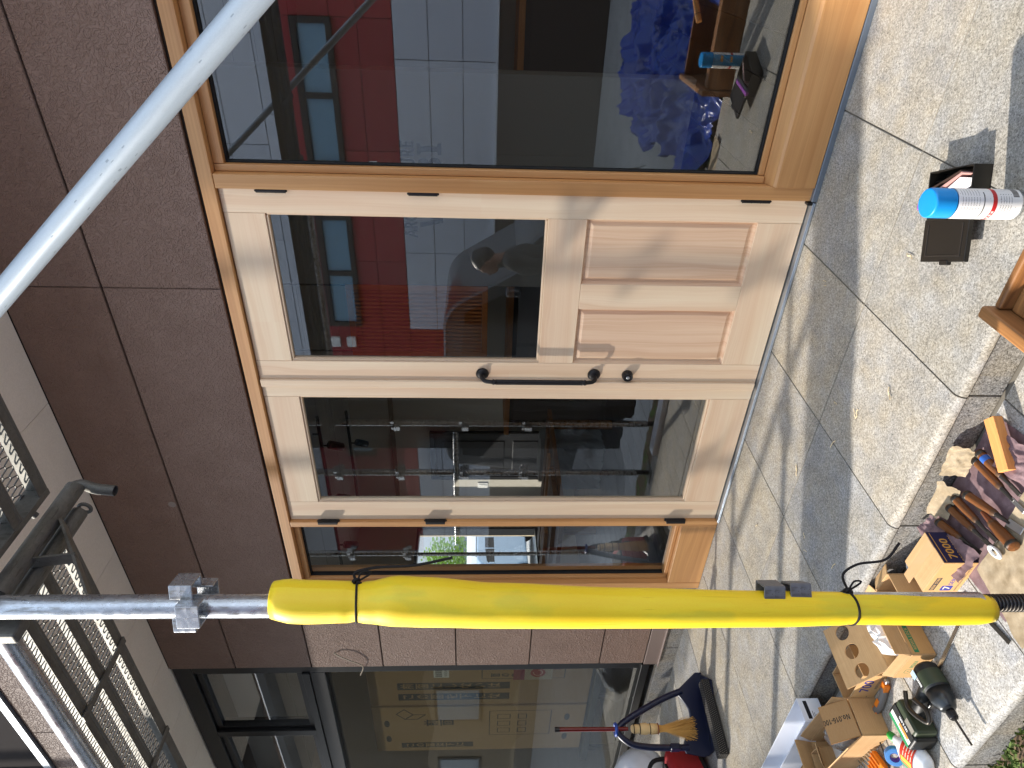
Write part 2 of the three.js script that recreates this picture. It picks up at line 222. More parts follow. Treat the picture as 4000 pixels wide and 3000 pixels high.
// ---------------------------------------------------------------- timber shop front
{
  const F = thing('shop_front_frame', 'orange-stained timber shop front frame around the pale double doors', 'window frame');
  const z0 = -0.12, z1 = 0.018, w = (n, a, b, c, d, g = 'y', za = z0, zb = z1) => M(n, bc(a, b, c, d, za, zb, 0.003, g, true), frameWood, F);
  w('head_rail', -2.143, 2.25, 2.099, 2.148, 'x');
  w('mullion', 0.0, 0.05, -0.002, 2.098); w('mullion', -1.658, -1.624, 0.0, 2.098); w('jamb', -2.142, -2.095, 0.0, 2.098); w('jamb', 2.2, 2.249, 0, 2.098);
  // sloping sill of the big window
  { const s = new THREE.Shape(); s.moveTo(-0.12, 0.022); s.lineTo(0.03, 0.022); s.lineTo(0.03, 0.16); s.lineTo(0.022, 0.168); s.lineTo(-0.02, 0.19); s.lineTo(-0.12, 0.19); const g = prep(new THREE.ExtrudeGeometry(s, { depth: 2.148, bevelEnabled: false })); g.rotateY(-Math.PI / 2); g.translate(2.199, 0, 0); M('sill_rail', uvm(g, 'x', 0.7, 0.2), frameWood, F); }
  w('bottom_rail', -2.094, -1.659, 0.0, 0.176, 'x');
  w('glazing_bead', 0.051, 0.075, 0.19, 2.098, 'y', -0.06, -0.012); w('glazing_bead', 0.076, 2.199, 2.062, 2.098, 'x', -0.06, -0.012); w('glazing_bead', 0.076, 2.199, 0.191, 0.212, 'x', -0.06, -0.022);
  w('glazing_bead', -1.682, -1.659, 0.177, 2.098, 'y', -0.06, -0.012); w('glazing_bead', -2.094, -2.074, 0.177, 2.098, 'y', -0.06, -0.012); w('glazing_bead', -2.073, -1.683, 2.07, 2.098, 'x', -0.06, -0.012); w('glazing_bead', -2.073, -1.683, 0.177, 0.196, 'x', -0.06, -0.012);
  M('gasket', [bc(0.0755, 0.081, 0.2125, 2.061, -0.055, -0.03, 0.001), bc(0.0815, 2.199, 2.055, 2.0615, -0.055, -0.03, 0.001), bc(0.0815, 2.199, 0.2125, 0.218, -0.055, -0.03, 0.001)], rubber, F);
  M('gasket', [bc(-2.0735, -2.069, 0.197, 2.069, -0.055, -0.03, 0.001), bc(-1.688, -1.6825, 0.197, 2.069, -0.055, -0.03, 0.001), bc(-2.0685, -1.6885, 2.064, 2.069, -0.055, -0.03, 0.001)], rubber, F);
  M('glass_pane', bc(0.078, 2.2, 0.214, 2.06, -0.0425, -0.0423, 0), glass, F); M('glass_pane', bc(-2.07, -1.686, 0.199, 2.067, -0.0425, -0.0423, 0), glass, F);
  M('door_stop', [bc(-1.623, -0.001, 2.085, 2.0985, -0.11, -0.05, 0.002), bc(-1.6235, -1.61, 0.02, 2.084, -0.11, -0.05, 0.002), bc(-0.014, -0.0005, 0.02, 2.084, -0.11, -0.05, 0.002)], frameWood, F);
  const flash = S(0x8d99a8, 0.4, { metalness: 0.75 }); M('metal_flashing', bc(0.003, 2.25, 0.0, 0.02, -0.1, 0.034, 0.002, 'x'), flash, F); M('metal_flashing', bc(-2.14, -1.625, -0.004, -0.0005, -0.1, 0.03, 0.001, 'x'), flash, F);
  const T = thing('door_threshold', 'thin silver metal threshold strip under the double doors', 'threshold');
  M('strip', [bc(-1.623, -0.001, 0.0015, 0.0105, -0.1, 0.03, 0.002, 'x'), bc(-1.623, -0.001, 0.002, 0.007, 0.03, 0.036, 0.001, 'x')], alu, T);
  M('end_cap', [bc(-0.012, -0.0015, 0.0108, 0.03, 0.004, 0.03, 0.002)], blackPlastic, T);
}
function raisedPanel(x0, x1, y0, y1) { // groove, slope and flat field
  const ring = [[0, -0.004], [0.006, -0.016], [0.012, -0.016], [0.026, -0.009], [0.03, -0.009]], pos = [], nrm = [], uvs = [];
  const quad = (a, b, c, d) => { const n = b.clone().sub(a).cross(d.clone().sub(a)).normalize(); for (const p of [a, b, c, a, c, d]) { pos.push(p.x, p.y, p.z); nrm.push(n.x, n.y, n.z); uvs.push(p.x, p.y); } };
  const cor = ([i, z]) => [V(x0 + i, y0 + i, z), V(x1 - i, y0 + i, z), V(x1 - i, y1 - i, z), V(x0 + i, y1 - i, z)];
  for (let k = 0; k < ring.length - 1; k++) { const A = cor(ring[k]), C = cor(ring[k + 1]); for (let j = 0; j < 4; j++) quad(A[j], A[(j + 1) % 4], C[(j + 1) % 4], C[j]); }
  quad(...cor(ring.at(-1)));
  { const z = -0.03, A = cor([0, -0.004]); const Bk = A.map(p => V(p.x, p.y, z)); quad(Bk[3], Bk[2], Bk[1], Bk[0]); for (let j = 0; j < 4; j++) quad(Bk[j], Bk[(j + 1) % 4], A[(j + 1) % 4], A[j]); }
  const g = new THREE.BufferGeometry(); g.setAttribute('position', new THREE.Float32BufferAttribute(pos, 3)); g.setAttribute('normal', new THREE.Float32BufferAttribute(nrm, 3)); g.setAttribute('uv', new THREE.Float32BufferAttribute(uvs, 2)); return g;
}
function hinge(D, x, yc, flag) {
  const h = M('hinge', [cyl(V(x, yc - 0.05, 0.010), V(x, yc + 0.05, 0.010), 0.0075, 0.0075, 12), cyl(V(x, yc + 0.0505, 0.010), V(x, yc + 0.055, 0.010), 0.005, 0.003, 12), cyl(V(x, yc - 0.0555, 0.010), V(x, yc - 0.0505, 0.010), 0.003, 0.005, 12), bc(x - 0.002, x + 0.002, yc - 0.05, yc + 0.05, -0.03, 0.008, 0.0008)], blackIron, D);
  for (const t of [-0.017, 0.017]) M('knuckle_joint', prep(new THREE.TorusGeometry(0.0073, 0.0009, 6, 14).rotateX(Math.PI / 2).translate(x, yc + t, 0.010)), rubber, h);
  if (flag) M('leaf_plate', bc(x - 0.004, x + 0.012, yc - 0.047, yc + 0.047, 0.012, 0.033, 0.003), blackIron, h);
}
function leafFrame(D, x0, x1, sl, sr, top, bot) {
  const z0 = -0.04, p = (n, a, b, c, d, g) => M(n, bc(a, b, c, d, z0, 0, 0.002, g, true), hinoki, D);
  p('stile', x0, x0 + sl, 0.013, 2.096, 'y'); p('stile', x1 - sr, x1, 0.013, 2.096, 'y'); p('top_rail', x0 + sl + 0.0005, x1 - sr - 0.0005, top, 2.095, 'x'); p('bottom_rail', x0 + sl + 0.0005, x1 - sr - 0.0005, 0.014, bot, 'x');
}
function doorGlass(D, x0, x1, y0, y1) {
  const b = (a, c, d, e, g) => M('glazing_bead', bc(a, c, d, e, -0.03, -0.006, 0.002, g, true), hinoki, D);
  b(x0, x0 + 0.007, y0, y1, 'y'); b(x1 - 0.007, x1, y0, y1, 'y'); b(x0 + 0.0075, x1 - 0.0075, y1 - 0.008, y1, 'x'); b(x0 + 0.0075, x1 - 0.0075, y0, y0 + 0.008, 'x');
  M('glass_pane', bc(x0 + 0.003, x1 - 0.003, y0 + 0.003, y1 - 0.003, -0.0202, -0.02, 0), glass, D);
}
{
  const D = thing('door_leaf', 'right-hand pale wooden door with black pull handle and two lower raised panels', 'door', [0, 0, 0], 0, 'double entrance doors');
  leafFrame(D, -0.806, -0.003, 0.096, 0.087, 1.952, 0.178);
  M('middle_rail', bc(-0.7095, -0.0905, 0.806, 0.948, -0.04, 0, 0.002, 'x', true), hinoki, D); M('panel_muntin', bc(-0.456, -0.348, 0.1785, 0.8055, -0.04, 0, 0.002, 'y', true), hinoki, D);
  M('raised_panel', raisedPanel(-0.3475, -0.0905, 0.1785, 0.8055), hinokiPanel, D); { const g = raisedPanel(-0.7095, -0.4565, 0.1785, 0.8055); const uv = g.attributes.uv; for (let i = 0; i < uv.count; i++) uv.setXY(i, uv.getX(i) * 1.02 + 0.33, uv.getY(i) + 0.9); M('raised_panel', g, hinokiPanel, D); }
  doorGlass(D, -0.7095, -0.0905, 0.9485, 1.9515);
  M('astragal', [bc(-0.834, -0.796, 0.016, 2.094, 0.0005, 0.012, 0.005, 'y', true)], hinoki, D);
  for (const y of [1.915, 1.393, 0.21]) hinge(D, -0.006, y, false);
  const H = M('pull_handle', [
    ...[1.18, 0.713].map(y => orient(lathe([[0.0005, 0.0005], [0.026, 0.0005], [0.027, 0.006], [0.022, 0.012], [0.019, 0.015], [0.013, 0.018], [0.0005, 0.019]], 24), V(0, 0, 1), V(-0.762, y, 0))),
    ...[[1.18, -1], [0.713, 1]].map(([y, s]) => tube([V(-0.762, y, 0.014), V(-0.762, y, 0.04), V(-0.762, y + s * 0.012, 0.058), V(-0.762, y + s * 0.04, 0.065)], 0.0085, 18, 10)),
    ...[[1.14, -1], [0.753, 1]].map(([y, s]) => orient(lathe([[0.0005, 0], [0.0095, 0], [0.0125, 0.006], [0.0095, 0.012], [0.012, 0.018], [0.0005, 0.02]], 16), V(0, s, 0), V(-0.762, y, 0.065))),
    (() => { const g = cyl(V(-0.762, 1.125, 0), V(-0.762, 0.768, 0), 0.0115, 0.0115, 18); g.scale(1, 1, 0.85); g.translate(0, 0, 0.065); return g; })()], blackIron, D);
  const Lk = M('lock_cylinder', [orient(lathe([[0.0005, 0], [0.023, 0], [0.023, 0.01], [0.021, 0.022], [0.019, 0.026], [0.0175, 0.026], [0.0165, 0.023], [0.0005, 0.023]], 24), V(0, 0, 1), V(-0.763, 0.572, 0.0005))], blackIron, D);
  M('key_plug', [orient(lathe([[0.0005, 0.0235], [0.007, 0.0235], [0.007, 0.0265], [0.0005, 0.027]], 16), V(0, 0, 1), V(-0.763, 0.572, 0))], steel, Lk);
  const C = thing('door_leaf', 'left-hand pale wooden door with one tall glass pane', 'door', [0, 0, 0], 0, 'double entrance doors');
  leafFrame(C, -1.6225, -0.809, 0.1165, 0.08, 1.95, 0.188); doorGlass(C, -1.5055, -0.8895, 0.1885, 1.9495);
  for (const y of [1.915, 1.4, 0.218]) hinge(C, -1.6235, y, true);
}

// ---------------------------------------------------------------- black aluminium window on the left
const plainGlass = P(0xd9dcd8, 0.0, { transmission: 1, thickness: 0, ior: 1.5 });
{
  const W = thing('black_framed_window', 'black aluminium framed window left of the brown column', 'window');
  const b = (n, a, c, d, e, za = -0.11, zb = -0.01) => M(n, bc(a, c, d, e, za, zb, 0.003), blackAlu, W);
  b('head_frame', -5.4, -2.872, 2.87, 2.978); b('jamb_frame', -2.93, -2.872, 0.2, 2.869); b('sill_frame', -5.4, -2.872, 0.15, 0.199, -0.11, 0.006);
  b('transom', -5.4, -2.931, 2.1, 2.19); b('transom_lip', -5.4, -2.931, 2.191, 2.235, -0.09, 0.0);
  for (const x of [-3.62, -4.42, -5.2]) { b('mullion', x - 0.03, x + 0.03, 2.236, 2.869); }
  b('mullion', -4.83, -4.77, 0.2, 2.099);
  for (const [x0, x1] of [[-3.589, -2.931], [-4.389, -3.651], [-5.169, -4.451]]) {
    const s = M('sash', [bc(x0, x0 + 0.035, 2.237, 2.868, -0.075, -0.03, 0.002), bc(x1 - 0.035, x1, 2.237, 2.868, -0.075, -0.03, 0.002), bc(x0 + 0.0355, x1 - 0.0355, 2.237, 2.275, -0.075, -0.03, 0.002), bc(x0 + 0.0355, x1 - 0.0355, 2.83, 2.868, -0.075, -0.03, 0.002)], blackAlu, W);
    M('pane', bc(x0 + 0.0355, x1 - 0.0355, 2.2755, 2.8295, -0.05, -0.0498, 0), glass, s);
  }
  M('pane', bc(-4.769, -2.931, 0.2, 2.099, -0.05, -0.0498, 0), plainGlass, W); M('pane', bc(-5.4, -4.831, 0.2, 2.099, -0.05, -0.0498, 0), plainGlass, W);
  M('floor_spring', bc(-3.9, -3.8, 0.2, 0.23, -0.09, -0.055, 0.003), steelDark, W);
}
// ---------------------------------------------------------------- interior seen through the glass
const font = await new FontLoader().loadAsync('fonts/droid/droid_sans_bold.typeface.json');
{
  const R = structure('shop_interior', 'dim unfinished room behind the shop front glass'); R.userData.category = 'room';
  const beige = S(0xc8b89e, 0.9), greyWall = S(0xc4beb2, 0.9);
  const X0 = -5.3, X1 = 2.55, Z = -3.6;
  M('floor_slab', [bc(X0, X1, -0.2, -0.002, Z, -0.145, 0)], S(0x2d2925, 0.9), R);
  for (let k = 0; k < 44; k++) { const x = X0 + k * 0.18; M('floor_board', bc(x, x + 0.177, -0.002, 0.012, Z, -0.146, 0.001), [S(0x3c332b, 0.45), S(0x352d26, 0.45), S(0x423830, 0.45)][k % 3], R); }
  M('ceiling', [bc(X0, X1, 2.62, 2.8, Z, -0.165, 0)], S(0xb5b5b2, 0.9), R);
  for (let k = 0; k < 7; k++) M('ceiling_joint', bc(X0, X1, 2.6185, 2.6199, -0.6 - k * 0.455, -0.596 - k * 0.455, 0), S(0x6d6d6a, 0.9), R);
  M('back_wall', [bc(X0, X1, -0.1, 2.7, Z - 0.15, Z, 0)], greyWall, R); M('right_wall', [bc(X1, X1 + 0.15, -0.1, 3.0, Z - 0.15, -0.02, 0)], beige, R);
  M('picture_rail', bc(-5.28, -3.3, 2.14, 2.19, -3.599, -3.575, 0.003), S(0x8a7a68, 0.8), R);
  // left wall with a window opening
  M('left_wall', [bc(X0 - 0.15, X0, -0.1, 0.46, Z - 0.15, -0.02, 0), bc(X0 - 0.15, X0, 1.93, 3.0, Z - 0.15, -0.02, 0), bc(X0 - 0.15, X0, 0.461, 1.929, -2.62, -0.02, 0), bc(X0 - 0.15, X0, 0.461, 1.929, Z - 0.15, -3.36, 0)], beige, R);
  const wf = M('window', [bc(X0 - 0.1, X0 + 0.012, 0.462, 0.5, -3.358, -2.622, 0.002), bc(X0 - 0.1, X0 + 0.012, 1.895, 1.928, -3.358, -2.622, 0.002), bc(X0 - 0.1, X0 + 0.012, 0.501, 1.894, -3.358, -3.33, 0.002), bc(X0 - 0.1, X0 + 0.012, 0.501, 1.894, -2.65, -2.622, 0.002)], blackAlu, R);
  M('frame', bc(X0 - 0.06, X0 - 0.02, 0.502, 1.893, -3.0, -2.975, 0.002), blackAlu, wf);
  M('partition_wall', [bc(-1.16, 0.11, 0.013, 2.617, -1.72, -1.6, 0.003)], S(0x8f8a80, 0.9), R);
  const let1 = thing('wall_lettering', 'dark block lettering in two lines on the pale partition wall inside the shop', 'lettering');
  const line = (t, size, x, y) => { const g = new TextGeometry(t, { font, size, depth: 0.004, curveSegments: 4 }); g.computeBoundingBox(); return { g: prep(g), w: g.boundingBox.max.x }; };
  const dk = S(0x07090e, 0.95);
  { const a = line('ARCHITECTURE', 0.1, 0, 0); a.g.scale(0.575 / a.w, 0.82, 1); a.g.translate(-0.83, 1.575, -1.598); M('text_line', a.g, dk, let1); const b = line('WABI', 0.17, 0, 0); b.g.scale(0.5 / b.w, 0.82, 1); b.g.translate(-0.765, 1.42, -1.598); M('text_line', b.g, dk, let1); }
  // black panelled door in the back wall
  const bd = thing('interior_door', 'black panelled door in the back wall of the shop', 'door'); const bm = S(0x15161a, 0.35);
  M('door_frame', [bc(-4.68, -4.63, 0.013, 1.75, -3.598, -3.55, 0.003), bc(-4.02, -3.97, 0.013, 1.75, -3.598, -3.55, 0.003), bc(-4.629, -4.021, 1.69, 1.75, -3.598, -3.55, 0.003)], bm, bd); M('door_panel', [bc(-4.625, -4.025, 0.014, 1.685, -3.598, -3.57, 0.003)], bm, bd); M('door_panel', [bc(-4.54, -4.1, 0.9, 1.6, -3.569, -3.562, 0.003)], bm, bd); M('door_panel', [bc(-4.54, -4.1, 0.1, 0.8, -3.569, -3.562, 0.003)], bm, bd);
  M('door_handle', [cyl(V(-4.58, 0.9, -3.56), V(-4.58, 1.1, -3.56), 0.008)], steelDark, bd);
  { const s = thing('wall_switch', 'small white wall switch beside the black interior door', 'switch'); M('plate', bc(-4.85, -4.77, 1.08, 1.2, -3.598, -3.59, 0.002), white, s); M('rocker', bc(-4.83, -4.79, 1.1, 1.18, -3.5895, -3.585, 0.002), white, s); }
  // counter with a wooden top
  const ct = thing('shop_counter', 'grey shop counter with a wooden top edge', 'counter'); M('counter_body', [bc(-3.13, 0.6, 0.013, 0.91, -3.0, -2.62, 0.003)], S(0x56504a, 0.8), ct); M('counter_top', [bc(-3.2, 0.62, 0.911, 0.955, -3.05, -2.58, 0.004, 'x')], blockWood, ct); for (let k = 0; k < 4; k++) M('front_panel', bc(-3.1 + k * 0.9, -2.24 + k * 0.9, 0.06, 0.87, -2.619, -2.61, 0.003), S(0x5f5952, 0.8), ct);
  // vertical slat screen
  const sl = thing('slat_screen', 'brown vertical slat screen inside the shop above the counter', 'screen'); const slatWood = S(0xf0d0a8, 0.6, { map: blockT }); M('screen_frame', [bc(-1.7, -1.665, 1.14, 2.06, -1.66, -1.6, 0.003), bc(-1.2, -1.165, 1.14, 2.06, -1.66, -1.6, 0.003), bc(-1.664, -1.201, 2.02, 2.06, -1.66, -1.6, 0.003), bc(-1.664, -1.201, 1.14, 1.178, -1.66, -1.6, 0.003)], slatWood, sl);
  for (let k = 0; k < 16; k++) M('slat', bc(-1.66 + k * 0.0292, -1.646 + k * 0.0292, 1.179, 2.019, -1.65, -1.61, 0.0015), slatWood, sl); M('hanging_rod', [cyl(V(-1.68, 2.061, -1.63), V(-1.68, 2.619, -1.63), 0.006), cyl(V(-1.18, 2.061, -1.63), V(-1.18, 2.619, -1.63), 0.006)], blackIron, sl);
  // track lights, switched off
  const track = (x0, z0, x1, z1, n, lab) => { const t = thing('track_light', lab, 'track light', [0, 0, 0], 0, 'ceiling track lights'); const a = V(x0, 2.56, z0), b = V(x1, 2.56, z1); M('rail', [cyl(a, b, 0.016, 0.016, 8)], blackIron, t); M('rail_mount', [cyl(a.clone().lerp(b, 0.1), a.clone().lerp(b, 0.1).setY(2.619), 0.01), cyl(a.clone().lerp(b, 0.9), a.clone().lerp(b, 0.9).setY(2.619), 0.01)], blackIron, t); for (let k = 0; k < n; k++) { const c = a.clone().lerp(b, (k + 0.5) / n); const s = M('spot_arm', [cyl(c.clone().setY(2.545), c.clone().setY(2.47), 0.008)], blackIron, t); M('spot_head', [orient(lathe([[0.0005, -0.07], [0.035, -0.07], [0.038, 0.0], [0.036, 0.065], [0.0005, 0.065]], 16), V(0.5, 0.6, 0.4), V(c.x, 2.44, c.z))], blackIron, s); } };
  track(-2.7, -2.2, -4.6, -2.2, 3, 'black ceiling track light with three spot heads nearest the glass'); track(-3.4, -3.2, -5.1, -3.2, 2, 'black ceiling track light with two spot heads near the back wall');
  { const w = thing('ceiling_wire', 'loose dark wires hanging from the shop ceiling', 'wire'); for (const dx of [0, 0.06]) M('loose_end', tube([V(0.15 + dx, 2.62, -0.9), V(0.16 + dx, 2.5, -0.92), V(0.19 + dx, 2.42, -0.88), V(0.15 + dx, 2.38, -0.9)], 0.005, 16, 6), cord, w); }
  // work table with boards, plastic-wrapped stack
  const wt = thing('work_table', 'low work table piled with boards inside the shop', 'table'); M('table_top', bc(-4.3, -2.75, 0.55, 0.585, -2.4, -1.15, 0.003, 'x'), oldWood, wt); for (const [x, z] of [[-4.2, -2.3], [-2.85, -2.3], [-4.2, -1.25], [-2.85, -1.25]]) M('leg', bc(x - 0.03, x + 0.03, 0.013, 0.549, z - 0.03, z + 0.03, 0.002), oldWood, wt);
  const boardL = ['long brown board on the far side of the work table', 'narrow pale board lying on the work table', 'wide dark board on the near side of the work table', 'short pale offcut on top of the table boards'];
  [[-4.2, -2.8, 0.586, 0.61, -2.2, -2.05, oldWood], [-4.0, -2.9, 0.586, 0.61, -1.98, -1.9, blockWood], [-4.25, -2.8, 0.586, 0.62, -1.7, -1.3, oldWood], [-3.9, -3.3, 0.621, 0.65, -1.6, -1.45, blockWood]].forEach(([a, b, c, d, e, f, m], i) => tag(M('wood_board', bc(a, b, c, d, e, f, 0.002, 'x', true), m), boardL[i], 'board', 'boards on the work table'));
  { const pw = thing('plastic_wrapped_stack', 'stack of boards under crumpled clear plastic by the counter', 'stack'); const g = new THREE.BoxGeometry(0.5, 0.5, 0.35, 18, 18, 12); const p = g.attributes.position; for (let i = 0; i < p.count; i++) { const n = () => (rnd() - 0.5) * 0.028; p.setXYZ(i, p.getX(i) + n(), p.getY(i) + n(), p.getZ(i) + n()); } g.computeVertexNormals(); M('plastic_sheet', prep(g.translate(-3.45, 0.275, -2.55)), P(0xb8bec4, 0.25, { clearcoat: 0.5 }), pw); for (let k = 0; k < 6; k++) M('board', bc(-3.65, -3.2, 0.53 + k * 0.014, 0.542 + k * 0.014, -2.68, -2.42, 0.001), S(0xa8a8a4, 0.7), pw); }
}
// large printed cartons behind the left window
const STROKES = { // simple strokes for the printed characters, in a unit square
  ko: [[.15, .2, .8, .2, .7, .32], [.2, .6, .25, .8, .85, .82]], no: [[.55, .15, .45, .7, .25, .85, .1, .6, .3, .25, .65, .15, .9, .4, .85, .7, .6, .88]], men: [[.05, .1, .95, .1], [.45, .1, .4, .28], [.15, .28, .85, .28, .85, .92, .15, .92, .15, .28], [.38, .28, .38, .9], [.62, .28, .62, .9], [.38, .5, .62, .5], [.38, .7, .62, .7]], wa: [[.2, .1, .18, .9], [.4, .3, .9, .3], [.68, .1, .66, .8, .45, .85, .45, .65, .9, .85]], shita: [[.05, .12, .95, .12], [.48, .12, .48, .95], [.48, .38, .75, .58]], ni: [[.2, .12, .17, .9], [.45, .3, .88, .28], [.42, .7, .5, .85, .92, .84]], shi: [[.3, .1, .3, .75, .5, .9, .85, .65]], na: [[.1, .3, .5, .28], [.35, .1, .15, .65], [.68, .2, .9, .35], [.62, .4, .62, .8, .4, .88, .4, .7, .85, .9]], i: [[.18, .2, .2, .65, .35, .85, .42, .65], [.75, .25, .88, .6]], wo: [[.1, .25, .8, .25], [.45, .08, .2, .6, .5, .5, .52, .75], [.9, .42, .3, .62, .35, .9, .9, .9]], mae: [[.05, .25, .95, .25], [.3, .05, .38, .22], [.7, .05, .6, .22], [.15, .4, .15, .92], [.15, .4, .45, .4, .45, .92], [.15, .6, .45, .6], [.65, .42, .65, .75], [.85, .38, .85, .92]] };
function glyphs(g, list, x, y, s, vertical = false) { g.lineWidth = s * 0.13; g.lineCap = 'round'; g.lineJoin = 'round'; list.forEach((k, i) => { const ox = vertical ? x : x + i * s * 1.08, oy = vertical ? y + i * s * 1.08 : y; for (const st of STROKES[k]) { g.beginPath(); g.moveTo(ox + st[0] * s, oy + st[1] * s); for (let j = 2; j < st.length; j += 2) g.lineTo(ox + st[j] * s, oy + st[j + 1] * s); g.stroke(); } }); }
function cardBase(g, w, h, c = '#b9925f') { g.fillStyle = c; g.fillRect(0, 0, w, h); let s = 5; for (let i = 0; i < 1400; i++) { s = (s * 16807) % 2147483647; const x = s % w; s = (s * 16807) % 2147483647; const y = s % h; g.fillStyle = s % 2 ? 'rgba(60,35,10,.06)' : 'rgba(255,235,200,.06)'; g.fillRect(x, y, 3 + s % 30, 1); } }
{
  const prints = [
    (g, w, h) => { cardBase(g, w, h); g.strokeStyle = g.fillStyle = '#2a2622'; g.fillRect(40, 120, 60, 360); g.strokeStyle = '#b9925f'; glyphs(g, ['ko', 'no', 'men', 'wa', 'shita', 'ni', 'shi', 'na', 'i'].slice(0, 6), 46, 140, 46, true); g.strokeStyle = '#2a2622'; g.lineWidth = 4; g.strokeRect(180, 560, 280, 300); for (let k = 0; k < 3; k++) { g.strokeRect(210 + k * 80, 600, 50, 60); g.strokeRect(210 + k * 80, 700, 50, 40); } glyphs(g, ['mae', 'men'], 300, 240, 70, true); g.fillStyle = '#1c1a18'; for (const [x, y] of [[150, 60], [330, 60], [150, 940], [380, 940]]) { g.beginPath(); g.ellipse(x, y, 38, 13, 0, 0, 7); g.fill(); } g.lineWidth = 5; g.beginPath(); g.moveTo(380, 150); g.lineTo(440, 110); g.lineTo(490, 150); g.lineTo(430, 190); g.closePath(); g.stroke(); g.beginPath(); g.moveTo(380, 150); g.lineTo(380, 210); g.lineTo(430, 250); g.lineTo(430, 190); g.stroke(); },
    (g, w, h) => { cardBase(g, w, h, '#a98454'); g.fillStyle = '#2c2824'; g.fillRect(60, 130, 80, 520); g.fillRect(190, 130, 80, 520); g.strokeStyle = '#a98454'; glyphs(g, ['ko', 'no', 'men', 'wo', 'shita', 'ni', 'na'], 70, 145, 62, true); glyphs(g, ['mae', 'men', 'ni', 'shi', 'na', 'i', 'wa'], 200, 145, 62, true); g.strokeStyle = '#3a342e'; g.lineWidth = 4; g.strokeRect(310, 520, 170, 380); glyphs(g, ['men', 'no', 'wo', 'mae', 'shi'], 330, 560, 42, true); g.fillStyle = '#8d2f22'; g.font = 'bold 46px sans-serif'; g.fillText('X', 400, 880); g.fillStyle = '#e8e6e0'; g.fillRect(330, 300, 130, 70); g.fillStyle = '#222'; for (let k = 0; k < 22; k++) g.fillRect(338 + k * 5.2, 308, 1 + (k * 7) % 4, 30); g.font = '18px monospace'; g.fillText('1604EAFV', 340, 362); }];
  const mats = prints.map(p => S(0xffffff, 0.85, { map: canvasTex(512, 1024, p) }));
  [[-3.42, 0.52, 1, 'tall printed carton behind the left window beside the brown column'], [-4.0, 0.6, 0, 'tall printed carton with arrows behind the left window further from the column']].forEach(([x, w, m, lab], i) => {
    const b = thing('tall_carton', lab, 'carton', [x, 0.42, -0.42], 0, 'tall cartons behind the left window');
    M('carton_body', bx(w, 1.5, 0.4, 0, 0.75, 0, 0.004), card, b);
    const g = new THREE.PlaneGeometry(w - 0.012, 1.488).translate(0, 0.75, 0.2012); M('printed_face', prep(g), mats[m], b); M('carton_flap', bx(w - 0.02, 0.004, 0.12, 0, 1.503, 0.13, 0), cardDark, b);
  });
  const pl = thing('pallet_trolley', 'low steel trolley carrying the tall cartons inside the left window', 'trolley', [-3.7, 0.013, -0.42]); M('platform', bx(1.4, 0.05, 0.5, 0, 0.375, 0, 0.004), steelDark, pl); for (const [x, z] of [[-0.6, -0.2], [0.6, -0.2], [-0.6, 0.2], [0.6, 0.2]]) { M('leg', cyl(V(x, 0.12, z), V(x, 0.349, z), 0.02), steelDark, pl); M('wheel', [orient(lathe([[0.0005, -0.02], [0.055, -0.02], [0.06, 0], [0.055, 0.02], [0.0005, 0.02]], 18), V(0, 0, 1), V(x, 0.06, z))], rubber, pl); }
  const ps = M('poster', prep(new THREE.PlaneGeometry(0.16, 0.26).translate(-3.3, 0.82, -0.2165)), S(0xffffff, 0.8, { side: THREE.DoubleSide, map: canvasTex(128, 208, (g) => { g.fillStyle = '#b9a58a'; g.fillRect(0, 0, 128, 208); g.fillStyle = '#8c2438'; g.fillRect(0, 0, 128, 60); g.beginPath(); g.arc(64, 130, 40, 0, 7); g.fillStyle = '#a83b2c'; g.fill(); g.strokeStyle = '#e0b090'; g.lineWidth = 5; g.beginPath(); g.arc(64, 130, 24, 0, 5); g.stroke(); }) })); tag(ps, 'small red and tan poster behind the left window', 'poster');
}
